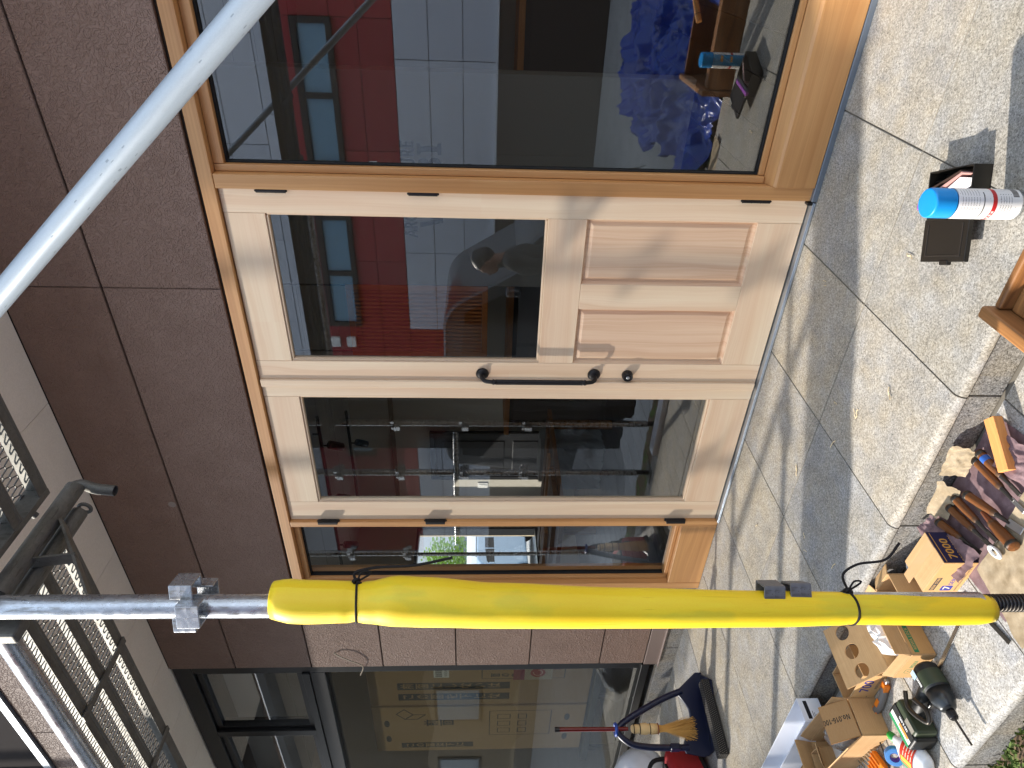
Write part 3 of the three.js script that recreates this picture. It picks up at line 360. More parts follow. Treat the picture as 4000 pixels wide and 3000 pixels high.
// ---------------------------------------------------------------- house across the street (seen mirrored in the glass)
{
  const Z = 6.6, H = thing('opposite_house', 'house with red and pale grey wall panels across the street', 'house');
  const red = [S(0xa02a2e, 0.7), S(0x98292e, 0.7)], grey = [S(0xcdd1d9, 0.8), S(0xc6cbd4, 0.8)], win = S(0x2a211b, 0.6), pane = P(0x7fa3b8, 0.25), base = S(0x3a2e27, 0.9);
  M('wall_core', [bc(-9.5, 6, -0.35, 5.0, Z + 0.02, Z + 5, 0)], S(0x55504c, 0.95), H);
  const row = (y0, y1, x0, x1, step, m) => { for (let x = x0, i = 0; x < x1 - 0.05; x += step, i++) M('wall_panel', bc(x + 0.004, Math.min(x + step, x1) - 0.004, y0 + 0.004, y1 - 0.004, Z - 0.002, Z + 0.018, 0.004), m[i % 2], H); };
  for (const [a, b] of [[1.0, 1.42], [1.42, 1.84], [1.84, 2.26]]) { row(a, b, -4.42, 6, 1.26, grey); row(a, b, -6.6, -4.42, 1.09, red); row(a, b, -9.5, -6.6, 1.45, grey); }
  for (const [a, b] of [[2.26, 2.68], [2.68, 3.0], [3.0, 3.62]]) row(a, b, -9.5, 6, 1.55, red);
  row(3.62, 3.95, -5.1, 6, 1.26, grey); row(3.62, 3.95, -9.5, -5.1, 1.1, red); row(3.95, 4.45, -9.5, 6, 1.3, grey); row(4.45, 4.99, -9.5, 6, 1.3, grey);
  for (let k = 0; k < 8; k++) M('base_panel', bc(-9.5 + k * 1.94, -9.5 + (k + 1) * 1.94 - 0.01, -0.35, 0.99, Z - 0.03, Z + 0.018, 0.005), base, H);
  M('sill_trim', bc(-9.5, 6, 0.985, 1.02, Z - 0.05, Z - 0.003, 0.004), S(0xd5d7da, 0.5), H); M('eave', bc(-9.6, 6.1, 5.0, 5.12, Z - 0.25, Z + 5, 0.02), S(0x6b6661, 0.8), H);
  for (const x of [-1.95, -4.35, -6.95, 0.6]) {
    const f = M('window', [bc(x, x + 1.75, 2.98, 3.05, Z - 0.06, Z - 0.0025, 0.005), bc(x, x + 1.75, 3.39, 3.47, Z - 0.06, Z - 0.0025, 0.005), bc(x, x + 0.07, 3.051, 3.389, Z - 0.06, Z - 0.0025, 0.005), bc(x + 1.68, x + 1.75, 3.051, 3.389, Z - 0.06, Z - 0.0025, 0.005), bc(x + 0.84, x + 0.91, 3.051, 3.389, Z - 0.06, Z - 0.0025, 0.005)], win, H);
    M('pane', bc(x + 0.071, x + 0.839, 3.052, 3.388, Z - 0.02, Z - 0.003, 0), pane, f); M('pane', bc(x + 0.911, x + 1.679, 3.052, 3.388, Z - 0.02, Z - 0.003, 0), pane, f);
  }
  for (const y of [3.1, 3.34]) M('vent_cover', bc(-4.72, -4.55, y, y + 0.14, Z - 0.06, Z - 0.003, 0.01), white, H);
}
{ // the next house along the street
  const h = thing('street_house', 'tan rendered house across the street beyond the red house', 'house', [-17.5, -0.35, 9.2]); M('wall', bx(13, 6.3, 5, 0, 3.15, 0, 0.02), S(0x9c8d78, 0.9), h); M('roof', bx(13.6, 0.2, 5.8, 0, 6.42, 0, 0.04), S(0x4b4a4a, 0.8), h); M('base_course', bx(13.06, 0.5, 5.06, 0, 0.25, 0, 0.02), S(0x77716a, 0.9), h);
  for (const x of [-4.5, -1.2, 2.2, 5]) { const w = M('window', bx(1.5, 1.2, 0.08, x, 2.0, -2.5, 0.01), S(0x3a3632, 0.5), h); M('pane', bx(1.34, 1.04, 0.02, x, 2.0, -2.545, 0.004), P(0x8fa3b0, 0.1), w); }
}
// ---------------------------------------------------------------- vehicles
function vehicle(name, label, x, z, turn, paint, L = 3.3, Ht = 1.82, group) {
  const T = thing(name, label, 'van', [x, -0.32, z], turn, group), W = 1.44;
  const bm = P(paint, 0.3, { clearcoat: 0.8, clearcoatRoughness: 0.1 }), dark = P(0x0c0f12, 0.05), tyre = S(0x151515, 0.9);
  const s = new THREE.Shape(); s.moveTo(-L / 2, 0.3); s.lineTo(-L / 2 + 0.02, 1.0); s.lineTo(-L / 2 + 0.1, Ht - 0.15); s.quadraticCurveTo(-L / 2 + 0.15, Ht, -L / 2 + 0.4, Ht); s.lineTo(L / 2 - 1.15, Ht - 0.02); s.quadraticCurveTo(L / 2 - 0.95, Ht - 0.05, L / 2 - 0.85, Ht - 0.2); s.lineTo(L / 2 - 0.45, 1.05); s.quadraticCurveTo(L / 2 - 0.05, 0.98, L / 2, 0.75); s.lineTo(L / 2, 0.3);
  const arch = cx => { s.lineTo(cx + 0.33, 0.26); s.absarc(cx, 0.26, 0.33, 0, Math.PI, false); }; arch(L / 2 - 0.62); arch(-L / 2 + 0.6); s.lineTo(-L / 2, 0.3);
  const g = prep(new THREE.ExtrudeGeometry(s, { depth: W - 0.1, bevelEnabled: true, bevelSize: 0.05, bevelThickness: 0.05, bevelSegments: 3, curveSegments: 8 })); g.translate(0, 0, -(W - 0.1) / 2); M('body', g, bm, T);
  for (const sd of [-1, 1]) {
    const pane = (pts) => { const q = new THREE.Shape(); q.moveTo(...pts[0]); pts.slice(1).forEach(p => q.lineTo(...p)); const e = prep(new THREE.ExtrudeGeometry(q, { depth: 0.008, bevelEnabled: false })); e.translate(0, 0, sd > 0 ? W / 2 - 0.002 : -W / 2 - 0.006); M('side_window', e, dark, T); };
    pane([[L / 2 - 1.5, 1.08], [L / 2 - 0.62, 1.08], [L / 2 - 0.95, Ht - 0.22], [L / 2 - 1.5, Ht - 0.18]]); pane([[-L / 2 + 0.95, 1.08], [L / 2 - 1.56, 1.08], [L / 2 - 1.56, Ht - 0.18], [-L / 2 + 0.95, Ht - 0.18]]); pane([[-L / 2 + 0.18, 1.08], [-L / 2 + 0.88, 1.08], [-L / 2 + 0.88, Ht - 0.18], [-L / 2 + 0.25, Ht - 0.18]]);
    M('headlight', bx(0.12, 0.16, 0.3, L / 2 - 0.1, 0.82, sd * 0.52, 0.05), P(0xd8dde2, 0.1), T); M('mirror', bx(0.1, 0.18, 0.16, L / 2 - 0.62, 1.15, sd * (W / 2 + 0.1), 0.04), bm, T);
    M('tail_light', bx(0.06, 0.45, 0.1, -L / 2 + 0.02, 0.95, sd * 0.62, 0.02), P(0x8a1513, 0.2), T); M('door_handle', bx(0.14, 0.03, 0.03, L / 2 - 1.4, 0.95, sd * (W / 2 + 0.01), 0.01), bm, T);
    for (const cx of [L / 2 - 0.62, -L / 2 + 0.6]) { const w = M('wheel', orient(lathe([[0.17, -0.09], [0.25, -0.1], [0.28, -0.07], [0.285, 0], [0.28, 0.07], [0.25, 0.1], [0.17, 0.09]], 28), V(0, 0, 1), V(cx, 0.285, sd * (W / 2 - 0.12))), tyre, T); M('rim', orient(lathe([[0.0005, -0.06], [0.06, -0.055], [0.1, -0.03], [0.17, -0.085], [0.17, 0.085], [0.1, 0.03], [0.06, 0.055], [0.0005, 0.06]], 24), V(0, 0, 1), V(cx, 0.285, sd * (W / 2 - 0.12))), steel, w); }
  }
  { const q = bx(0.012, 0.72, W - 0.28, 0, 0, 0, 0.004); q.rotateZ(0.53); q.translate(L / 2 - 0.63, 1.34, 0); M('windshield', q, dark, T); M('rear_window', bx(0.012, 0.45, W - 0.35, -L / 2 - 0.005, 1.35, 0, 0.004), dark, T); }
  M('grille', bx(0.02, 0.14, 0.7, L / 2 + 0.045, 0.72, 0, 0.01), S(0x222428, 0.5), T); M('front_bumper', bx(0.14, 0.2, W - 0.1, L / 2 + 0.02, 0.42, 0, 0.05), bm, T); M('rear_bumper', bx(0.12, 0.2, W - 0.1, -L / 2 - 0.02, 0.42, 0, 0.05), bm, T);
  return T;
}
vehicle('parked_van', 'dark grey van parked across the street, mirrored in the door glass', -3.55, 5.0, 0, 0x3b3d40, 3.3, 1.9);
vehicle('parked_van', 'silver white van seen through the far side window of the shop', -16.6, -12.9, -0.95, 0xe4e6e8, 3.3, 1.85);
{ // blue-grey small truck nose beside it
  vehicle('parked_van', 'pale blue van seen low in the far side window of the shop', -13.6, -9.5, -1.3, 0x9fb3c4, 3.0, 1.5);
  const h = thing('neighbour_house', 'white rendered neighbouring house beyond the side window', 'house', [-25, -0.32, -19]); M('wall', bx(6, 5, 8, 0, 2.5, 0, 0.02), S(0xd9dadb, 0.85), h); M('window', bx(0.06, 1.1, 1.6, 3.01, 1.9, 1.5, 0.01), P(0x5d6a74, 0.1), h); M('roof', bx(6.6, 0.25, 8.6, 0, 5.13, 0, 0.05), S(0x6c6e72, 0.7), h); M('gutter', bx(0.12, 0.1, 8.6, 3.32, 4.95, 0, 0.03), S(0x8a8d90, 0.5), h);
}
{ // tree by the parked vans
  const T = thing('street_tree', 'small leafy green tree seen through the far side window', 'tree', [-18.6, -0.32, -13.7]); const bark = S(0x5a4a3a, 0.95);
  M('trunk', [cyl(V(0, 0, 0), V(0.05, 1.4, 0), 0.1, 0.07, 10), cyl(V(0.05, 1.4, 0), V(0.5, 2.4, 0.3), 0.06, 0.025, 8), cyl(V(0.05, 1.35, 0), V(-0.4, 2.4, -0.3), 0.06, 0.025, 8), cyl(V(0.05, 1.4, 0), V(0.1, 2.8, -0.2), 0.05, 0.02, 8)], bark, T);
  const lg = []; for (let i = 0; i < 2600; i++) { const th = rr(0, 6.283), ph = Math.acos(rr(-1, 1)), r = 1.25 * Math.cbrt(rnd()) * (0.75 + 0.5 * pnoise(th * 2, ph * 3, 12, 20, 3)); const g = new THREE.PlaneGeometry(0.11, 0.06); g.rotateX(rr(0, 6.3)); g.rotateY(rr(0, 6.3)); g.translate(Math.sin(ph) * Math.cos(th) * r, 2.5 + Math.cos(ph) * r * 0.9, Math.sin(ph) * Math.sin(th) * r); lg.push(prep(g)); }
  M('crown', lg, P(0x86a83a, 0.7, { side: THREE.DoubleSide, transmission: 0.3, thickness: 0 }), T);
}
// ---------------------------------------------------------------- person in the street, mirrored in the door glass
{
  const cap = (p, a, b, ra, rb) => { const ab = [b[0] - a[0], b[1] - a[1], b[2] - a[2]], ap = [p[0] - a[0], p[1] - a[1], p[2] - a[2]]; const t = clamp((ap[0] * ab[0] + ap[1] * ab[1] + ap[2] * ab[2]) / (ab[0] ** 2 + ab[1] ** 2 + ab[2] ** 2)); return Math.hypot(ap[0] - t * ab[0], ap[1] - t * ab[1], ap[2] - t * ab[2]) - lerp(ra, rb, t); };
  const smin = (a, b, k) => { const h = clamp(0.5 + 0.5 * (b - a) / k); return lerp(b, a, h) - k * h * (1 - h); };
  function sdf(bones, c, half, res, k, mat = white) {
    const mc = new MarchingCubes(res, mat, false, false, 400000); mc.isolation = 0; const f = mc.field; let i = 0;
    for (let z = 0; z < res; z++) for (let y = 0; y < res; y++) for (let x = 0; x < res; x++, i++) { const p = [c[0] + (x / (res / 2) - 1) * half, c[1] + (y / (res / 2) - 1) * half, c[2] + (z / (res / 2) - 1) * half]; let d = 9; for (const b of bones) d = smin(d, cap(p, b[0], b[1], b[2], b[3]), b[4] ?? k); f[i] = -d; }
    mc.update(); const n = mc.count, g = new THREE.BufferGeometry(); g.setAttribute('position', new THREE.BufferAttribute(mc.positionArray.slice(0, n * 3), 3)); g.setAttribute('normal', new THREE.BufferAttribute(mc.normalArray.slice(0, n * 3), 3)); g.scale(half, half, half); g.translate(c[0], c[1], c[2]);
    g.computeVertexNormals(); return prep(g);
  }
  // faces local +z; height 1.56
  const T = thing('person', 'person in dark work clothes looking down, mirrored in the door glass', 'person', [-1.6, -0.32, 2.98], -Math.PI / 2 - 0.25);
  const body = [], l = (a, b, r0, r1, k) => body.push([a, b, r0, r1, k]);
  l([0, 0.86, 0], [0, 1.12, 0.01], 0.125, 0.12, 0.06); l([-0.05, 1.12, 0], [0.05, 1.12, 0], 0.12, 0.12, 0.06); l([-0.14, 1.24, 0], [0.14, 1.24, 0], 0.075, 0.075, 0.07); l([0, 1.24, 0.0], [0, 1.36, 0.03], 0.06, 0.052, 0.03);
  for (const s of [-1, 1]) { l([s * 0.085, 0.84, 0], [s * 0.095, 0.46, 0.015], 0.088, 0.06, 0.05); l([s * 0.095, 0.46, 0.015], [s * 0.1, 0.09, -0.01], 0.06, 0.042, 0.03); l([s * 0.1, 0.05, -0.03], [s * 0.11, 0.035, 0.13], 0.042, 0.035, 0.03); l([s * 0.18, 1.23, 0], [s * 0.22, 0.98, 0.0], 0.05, 0.042, 0.04); l([s * 0.22, 0.98, 0], [s * 0.17, 0.9, 0.2], 0.042, 0.032, 0.03); }
  const bodyG = sdf(body, [0, 0.72, 0.03], 0.8, 112, 0.04, white);
  const head = [[[0, 1.47, 0.03], [0, 1.45, 0.02], 0.086, 0.086], [[0, 1.42, 0.07], [0, 1.395, 0.085], 0.055, 0.042, 0.03], [[0, 1.45, 0.115], [0, 1.425, 0.132], 0.012, 0.014, 0.015], [[-0.03, 1.478, 0.098], [0.03, 1.478, 0.098], 0.018, 0.018, 0.02], [[-0.018, 1.398, 0.122], [0.018, 1.398, 0.122], 0.008, 0.008, 0.012], [[-0.088, 1.46, 0.02], [-0.09, 1.43, 0.02], 0.016, 0.012, 0.01], [[0.088, 1.46, 0.02], [0.09, 1.43, 0.02], 0.016, 0.012, 0.01], [[0, 1.4, 0.02], [0, 1.3, 0.0], 0.055, 0.055, 0.03]];
  const headG = sdf(head, [0, 1.43, 0.03], 0.16, 72, 0.03, white);
  const hands = []; for (const s of [-1, 1]) { const hb = [[[s * 0.165, 0.9, 0.21], [s * 0.155, 0.89, 0.27], 0.032, 0.034, 0.02]]; for (let k = 0; k < 4; k++) { const x = s * (0.135 + k * 0.014), e = [0.055, 0.065, 0.06, 0.045][k]; hb.push([[x, 0.89, 0.285], [x - s * 0.004, 0.875, 0.285 + e * 0.6], 0.0085, 0.008, 0.008]); hb.push([[x - s * 0.004, 0.875, 0.285 + e * 0.6], [x - s * 0.01, 0.85, 0.285 + e * 0.8], 0.008, 0.0065, 0.006]); } hb.push([[s * 0.135, 0.9, 0.25], [s * 0.105, 0.885, 0.285], 0.011, 0.008, 0.01]); hands.push(sdf(hb, [s * 0.15, 0.885, 0.27], 0.11, 60, 0.01, white)); }
  const tint = (g, c) => { const a = new Float32Array(g.attributes.position.count * 3); for (let i = 0; i < a.length; i += 3) { a[i] = c.r; a[i + 1] = c.g; a[i + 2] = c.b; } g.setAttribute('color', new THREE.BufferAttribute(a, 3)); return g; };
  const skin = new THREE.Color(0x8a5f48), cloth = new THREE.Color(0x23211f); // clothes, head and hands joined in one continuous figure
  { const m = new THREE.Mesh(mergeGeometries([tint(bodyG, cloth), tint(headG, skin), ...hands.map(h => tint(h, skin))]), S(0xffffff, 0.75, { vertexColors: true })); m.name = 'body'; m.castShadow = m.receiveShadow = true; T.add(m); }
  { const hg = sdf([[[0, 1.495, 0.005], [0, 1.47, -0.01], 0.088, 0.088], [[0, 1.5, 0.04], [0, 1.52, 0.0], 0.066, 0.07, 0.03], [[-0.07, 1.47, 0.01], [0.07, 1.47, 0.01], 0.028, 0.028, 0.02]], [0, 1.48, 0.01], 0.15, 48, 0.03, white); M('hair', [hg], S(0x15110e, 0.5), T); }
  for (const s of [-1, 1]) M('eye', prep(new THREE.SphereGeometry(0.009, 10, 8).translate(s * 0.03, 1.46, 0.106)), S(0x1a1512, 0.2), T);
}
// ---------------------------------------------------------------- scaffold
const PX = -0.400, PZ = 1.400;
const CR = V(0.821, 0, -0.571); // along the picture's width on the ground
function pockets(T, x, y, z, sc = 1) { // four bent plates round a pole
  for (let k = 0; k < 4; k++) { const a = k * Math.PI / 2 + 0.35, gs = [bx(0.05, 0.046, 0.0045, 0, 0, 0.052, 0.0015), bx(0.0045, 0.046, 0.03, -0.023, 0, 0.038, 0.0015), bx(0.0045, 0.046, 0.03, 0.023, 0, 0.038, 0.0015)]; const g = mergeGeometries(gs); g.rotateY(a); g.translate(x, y + (k % 2 ? 0.011 : -0.011), z); M('wedge_pocket', g, galv, T); }
}
function pole(x, z, y0, y1, label, levels, bx0 = 0, bz0 = 0) {
  const T = thing('scaffold_pole', label, 'scaffold pole', [0, 0, 0], 0, 'scaffold poles'); const a = V(x + bx0, y0, z + bz0), b = V(x, y1, z);
  M('tube', cyl(a, b, 0.0243, 0.0243, 24), galv, T); for (const y of levels) pockets(T, x, y, z);
  const jb = V(a.x, -0.3, a.z), base = a.z > 1.46 ? -0.26 : -0.118; const gs = [cyl(V(a.x, base, a.z), V(a.x, y0 + 0.02, a.z), 0.0165, 0.0165, 16)]; for (let y = base + 0.02; y < y0; y += 0.0085) gs.push(prep(new THREE.TorusGeometry(0.0165, 0.0034, 5, 16).rotateX(Math.PI / 2).translate(a.x, y, a.z))); M('jack_screw', gs, steelDark, T); M('base_plate', bx(0.13, 0.006, 0.13, a.x, base + 0.001, a.z, 0.001), galvDull, T);
  return T;
}
function sleeve(label, x, z, prof, lean, mat = foam) { // prof: [height, radius, sideways offset]
  const T = thing('foam_sleeve', label, 'foam sleeve', [0, 0, 0], 0, 'foam sleeves on scaffold poles'); const n = 90, m = 36, y0 = prof[0][0], y1 = prof.at(-1)[0], pos = [], idx = [], uv = [];
  const at = (y, c) => { let i = 0; while (i < prof.length - 2 && y > prof[i + 1][0]) i++; const t = sstep(prof[i][0], prof[i + 1][0], y); return lerp(prof[i][c], prof[i + 1][c], t); };
  for (let i = 0; i <= n; i++) { const y = lerp(y0, y1, i / n), R = at(y, 1), off = at(y, 2); for (let j = 0; j <= m; j++) { const a = j / m * Math.PI * 2, lump = 1 + 0.03 * (pnoise(j / m * 6, y * 7, 6, 99, 4) - 0.5), e = Math.min(1, Math.sqrt(Math.max(0.0, Math.min(i, n - i) / n * 14 + 0.72))); const r = R * lump * e; const q = (1.6 - y) / 1.6; pos.push(x + lean[0] * q - CR.x * off + Math.cos(a) * r, y, z + lean[1] * q - CR.z * off + Math.sin(a) * r); uv.push(j / m * 0.3, y); } }
  for (let i = 0; i < n; i++) for (let j = 0; j < m; j++) { const a = i * (m + 1) + j, b = a + m + 1; idx.push(a, b, a + 1, b, b + 1, a + 1); }
  const cap = (i, up) => { const c = pos.length / 3, k0 = i * (m + 1); let sx = 0, sz = 0; for (let j = 0; j < m; j++) { sx += pos[(k0 + j) * 3]; sz += pos[(k0 + j) * 3 + 2]; } pos.push(sx / m, pos[k0 * 3 + 1], sz / m); uv.push(0, 0); for (let j = 0; j < m; j++) up ? idx.push(c, k0 + j + 1, k0 + j) : idx.push(c, k0 + j, k0 + j + 1); }; cap(0, false); cap(n, true);
  const g = new THREE.BufferGeometry(); g.setAttribute('position', new THREE.Float32BufferAttribute(pos, 3)); g.setAttribute('uv', new THREE.Float32BufferAttribute(uv, 2)); g.setIndex(idx); g.computeVertexNormals(); M('foam_tube', g, mat, T); T.at = at; return T;
}
const lean = [-0.014, 0.0095];
{ const T = pole(PX, PZ, 0.09, 3.4, 'galvanised scaffold pole wrapped in yellow foam, nearest the camera', [1.782, 2.24], -0.0135, 0.009);
  for (const [dy, o] of [[0.06, 0], [0, 0.006]]) { const g = mergeGeometries([bx(0.046, 0.046, 0.0045, 0, 0, 0.049, 0.0015), bx(0.0045, 0.046, 0.028, -0.022, 0, 0.035, 0.0015), bx(0.0045, 0.046, 0.028, 0.022, 0, 0.035, 0.0015)]); g.rotateY(2.18 + o * 30); g.translate(PX - 0.016, 0.5 + dy, PZ + 0.011); M('wedge_pocket', g, S(0x9a9690, 0.55, { map: galvT, metalness: 0.2 }), T); } }
{
  const prof = [[0.066, 0.0335, 0.012], [0.2, 0.0345, 0.013], [0.372, 0.034, 0.012], [0.387, 0.0325, 0.011], [0.402, 0.0352, 0.012], [0.55, 0.0375, 0.013], [0.85, 0.0415, 0.012], [1.15, 0.046, 0.007], [1.3, 0.0515, 0.0], [1.36, 0.052, -0.002], [1.425, 0.043, 0.001], [1.446, 0.0385, 0.001], [1.462, 0.0425, 0.0], [1.55, 0.0445, 0.0], [1.618, 0.045, -0.004]];
  const T = sleeve('long yellow foam sleeve tied round the near scaffold pole', PX, PZ, prof, lean);
  for (const [y, tail] of [[1.446, 1], [0.387, 2]]) {
    const q = (1.6 - y) / 1.6, off = T.at(y, 2), cx = PX + lean[0] * q - CR.x * off, cz = PZ + lean[1] * q - CR.z * off, r = T.at(y, 1) + 0.002, pts = []; for (let k = 0; k < 20; k++) { const a = k / 20 * Math.PI * 2; pts.push(V(cx + Math.cos(a) * r, y + 0.006 * Math.cos(a + 2.2), cz + Math.sin(a) * r)); }
    const k = V(cx, y, cz).addScaledVector(CR, r + 0.002);
    const tl = tail === 1 ? [k.clone(), k.clone().add(V(0.012, 0.006, -0.012)), k.clone().add(V(0.02, -0.03, -0.02)), k.clone().add(V(0.028, -0.12, -0.02)), k.clone().add(V(0.04, -0.2, -0.03))] : [k.clone(), k.clone().add(V(0.03, 0.012, -0.02)), k.clone().add(V(0.05, -0.015, -0.03)), k.clone().add(V(0.062, -0.08, -0.035)), k.clone().add(V(0.085, -0.115, -0.06))];
    const t = M('tie_cord', [tube(pts, 0.0026, 60, 6, true), tube(tl, 0.003, 40, 6)], cord, T); M('knot', [prep(new THREE.TorusKnotGeometry(0.006, 0.003, 40, 6).translate(k.x, k.y, k.z)), tube([k.clone(), k.clone().add(V(0.02, -0.012, -0.01)), k.clone().add(V(0.016, -0.03, -0.012)), k.clone()], 0.0022, 20, 6)], cord, t);
  }
}
pole(-2.16, PZ, -0.02, 5.4, 'galvanised scaffold pole left of the frame at the mesh sheet edge', [0.85, 1.3, 1.782, 2.24]); pole(-2.66, 1.43, -0.02, 5.4, 'galvanised scaffold pole behind the mesh sheet edge', [0.85, 1.3, 1.782, 2.24]);
pole(1.43, PZ, -0.02, 5.4, 'galvanised scaffold pole right of the camera', [0.85, 1.782, 2.24]); pole(-3.58, PZ, -0.02, 5.4, 'galvanised scaffold pole far to the left under the mesh sheet', [0.85, 1.782, 2.24]);
const LY = 2.18;
function pipe(label, a, b, r, mat = galv, name = 'scaffold_ledger', cat = 'scaffold pipe', heads = true) { const T = thing(name, label, cat, [0, 0, 0], 0, 'scaffold pipes'); M('tube', cyl(a, b, r, r, 24), mat, T); if (heads) for (const [p, q] of [[a, b], [b, a]]) { const d = q.clone().sub(p).normalize(); const g = bx(0.03, 0.09, 0.05, 0, 0, 0, 0.006); g.applyQuaternion(new THREE.Quaternion().setFromUnitVectors(V(1, 0, 0), d)); g.translate(p.x + d.x * 0.01, p.y, p.z + d.z * 0.01); M('wedge_head', g, galvDull, T); } return T; }
pipe('thick bright scaffold ledger running left from the near pole', V(PX - 0.05, LY, PZ + 0.018), V(-2.1, LY, PZ + 0.018), 0.0213); pipe('scaffold ledger running right from the near pole above the frame', V(PX + 0.05, LY + 0.05, PZ + 0.018), V(1.38, LY + 0.05, PZ + 0.018), 0.0213);
pipe('scaffold guard rail behind the mesh sheet, mirrored in the door', V(-2.2, 1.36, PZ), V(-3.53, 1.36, PZ), 0.0213); pipe('scaffold ledger of the upper storey', V(PX - 0.05, 3.95, PZ), V(-2.1, 3.95, PZ), 0.0213);
{ const T = thing('diagonal_brace', 'pale galvanised diagonal scaffold brace crossing the upper right of the shop front', 'scaffold brace'); M('tube', cyl(V(-0.36, 2.63, PZ), V(1.4, 0.675, PZ), 0.017, 0.017, 28), paintedPipe, T); M('flattened_end', [bx(0.06, 0.09, 0.012, -0.38, 2.65, PZ, 0.004), bx(0.06, 0.09, 0.012, 1.41, 0.66, PZ, 0.004)], galvDull, T); }
{ // bracket carrying the decks
  const T = thing('scaffold_bracket', 'galvanised bracket arm from the near pole toward the wall with a hanging wedge lever', 'scaffold bracket');
  M('arm_tube', cyl(V(PX, LY + 0.005, PZ - 0.02), V(PX, LY + 0.005, 1.06), 0.0213, 0.0213, 20), galvDull, T); M('arm_tube', cyl(V(PX - 0.045, LY - 0.01, PZ - 0.04), V(PX - 0.045, LY - 0.01, 1.1), 0.019, 0.019, 20), galvDull, T);
  const bar = (a, b, w, n = 'brace_bar') => { const d = b.clone().sub(a), g = bx(w, d.length(), 0.006, 0, 0, 0, 0.001); g.applyQuaternion(new THREE.Quaternion().setFromUnitVectors(V(0, 1, 0), d.clone().normalize())); const c = a.clone().lerp(b, 0.5); g.translate(c.x, c.y, c.z); M(n, g, galvDull, T); };
  bar(V(PX - 0.005, LY - 0.02, 1.17), V(PX - 0.02, LY - 0.17, PZ - 0.03), 0.034); bar(V(PX - 0.01, LY - 0.1, 1.27), V(PX - 0.01, LY + 0.0, 1.285), 0.03);
  M('wedge_lever', tube([V(PX, LY + 0.02, 1.065), V(PX - 0.004, LY - 0.0, 1.045), V(PX - 0.01, LY - 0.035, 1.052), V(PX - 0.015, LY - 0.085, 1.055)], 0.0135, 20, 10), galvDull, T); M('end_ring', prep(new THREE.TorusGeometry(0.014, 0.0045, 8, 20).translate(PX - 0.04, LY - 0.02, 1.09)), galvDull, T);
}
function deck(label, x0, x1) {
  const T = thing('scaffold_deck', label, 'scaffold deck', [0, 0, 0], 0, 'expanded-metal scaffold decks'), y = LY + 0.045;
  for (const z of [1.15, 1.25, 1.345]) M('rail', [bc(x0, x1, y - 0.04, y, z - 0.003, z + 0.0, 0.001, 'x'), bc(x0, x1, y - 0.043, y - 0.0405, z - 0.001, z + 0.022, 0.001, 'x'), cyl(V(x0, y - 0.036, z - 0.006), V(x1, y - 0.036, z - 0.006), 0.008, 0.008, 10)], galvDull, T);
  for (let x = x1 - 0.42; x > x0 + 0.1; x -= 0.47) M('cross_bar', bc(x - 0.011, x + 0.011, y - 0.05, y - 0.0445, 1.14, 1.37, 0.001), galvDull, T);
  M('end_bar', bc(x0 - 0.004, x0 + 0.012, y - 0.045, y + 0.004, 1.14, 1.37, 0.002), galvDull, T); M('end_bar', bc(x1 - 0.012, x1 + 0.004, y - 0.045, y + 0.004, 1.14, 1.37, 0.002), galvDull, T);
  for (const [x, z] of [[x0 - 0.02, 1.17], [x0 - 0.02, 1.33], [x1 + 0.02, 1.17], [x1 + 0.02, 1.33]]) M('hook', tube([V(x + (x < (x0 + x1) / 2 ? 0.03 : -0.03), y - 0.01, z), V(x, y + 0.006, z), V(x + (x < (x0 + x1) / 2 ? -0.03 : 0.03), y - 0.012, z)], 0.008, 12, 8), galvDull, T);
  const gs = [], px = 0.028, pz = 0.0185, seg = (a, b) => { const d = b.clone().sub(a), g = new THREE.BoxGeometry(d.length(), 0.0026, 0.0018); g.applyQuaternion(new THREE.Quaternion().setFromUnitVectors(V(1, 0, 0), d.normalize())); g.translate((a.x + b.x) / 2, (a.y + b.y) / 2, (a.z + b.z) / 2); gs.push(prep(g)); };
  let r = 0; for (let z = 1.155; z < 1.355; z += pz, r++) { let q = 0; for (let x = x0 + (r % 2) * px / 2; x < x1 - px; x += px) { const A = V(x, y - 0.004, z), B = V(x + px * 0.3, y - 0.004, z), C = V(x + px * 0.5, y - 0.002, z + pz), D = V(x + px * 0.8, y - 0.002, z + pz); seg(A, B); if (z + pz < 1.36) { seg(B, C); seg(A, V(x - px * 0.2, y - 0.002, z + pz)); } } }
  const m = M('expanded_mesh', gs, galvDull, T); m.userData.kind = 'stuff'; return T;
}
deck('expanded-metal scaffold deck running left from the near pole', -2.1, -0.48); deck('expanded-metal scaffold deck running right from the near pole above the doors', -0.335, 1.36);
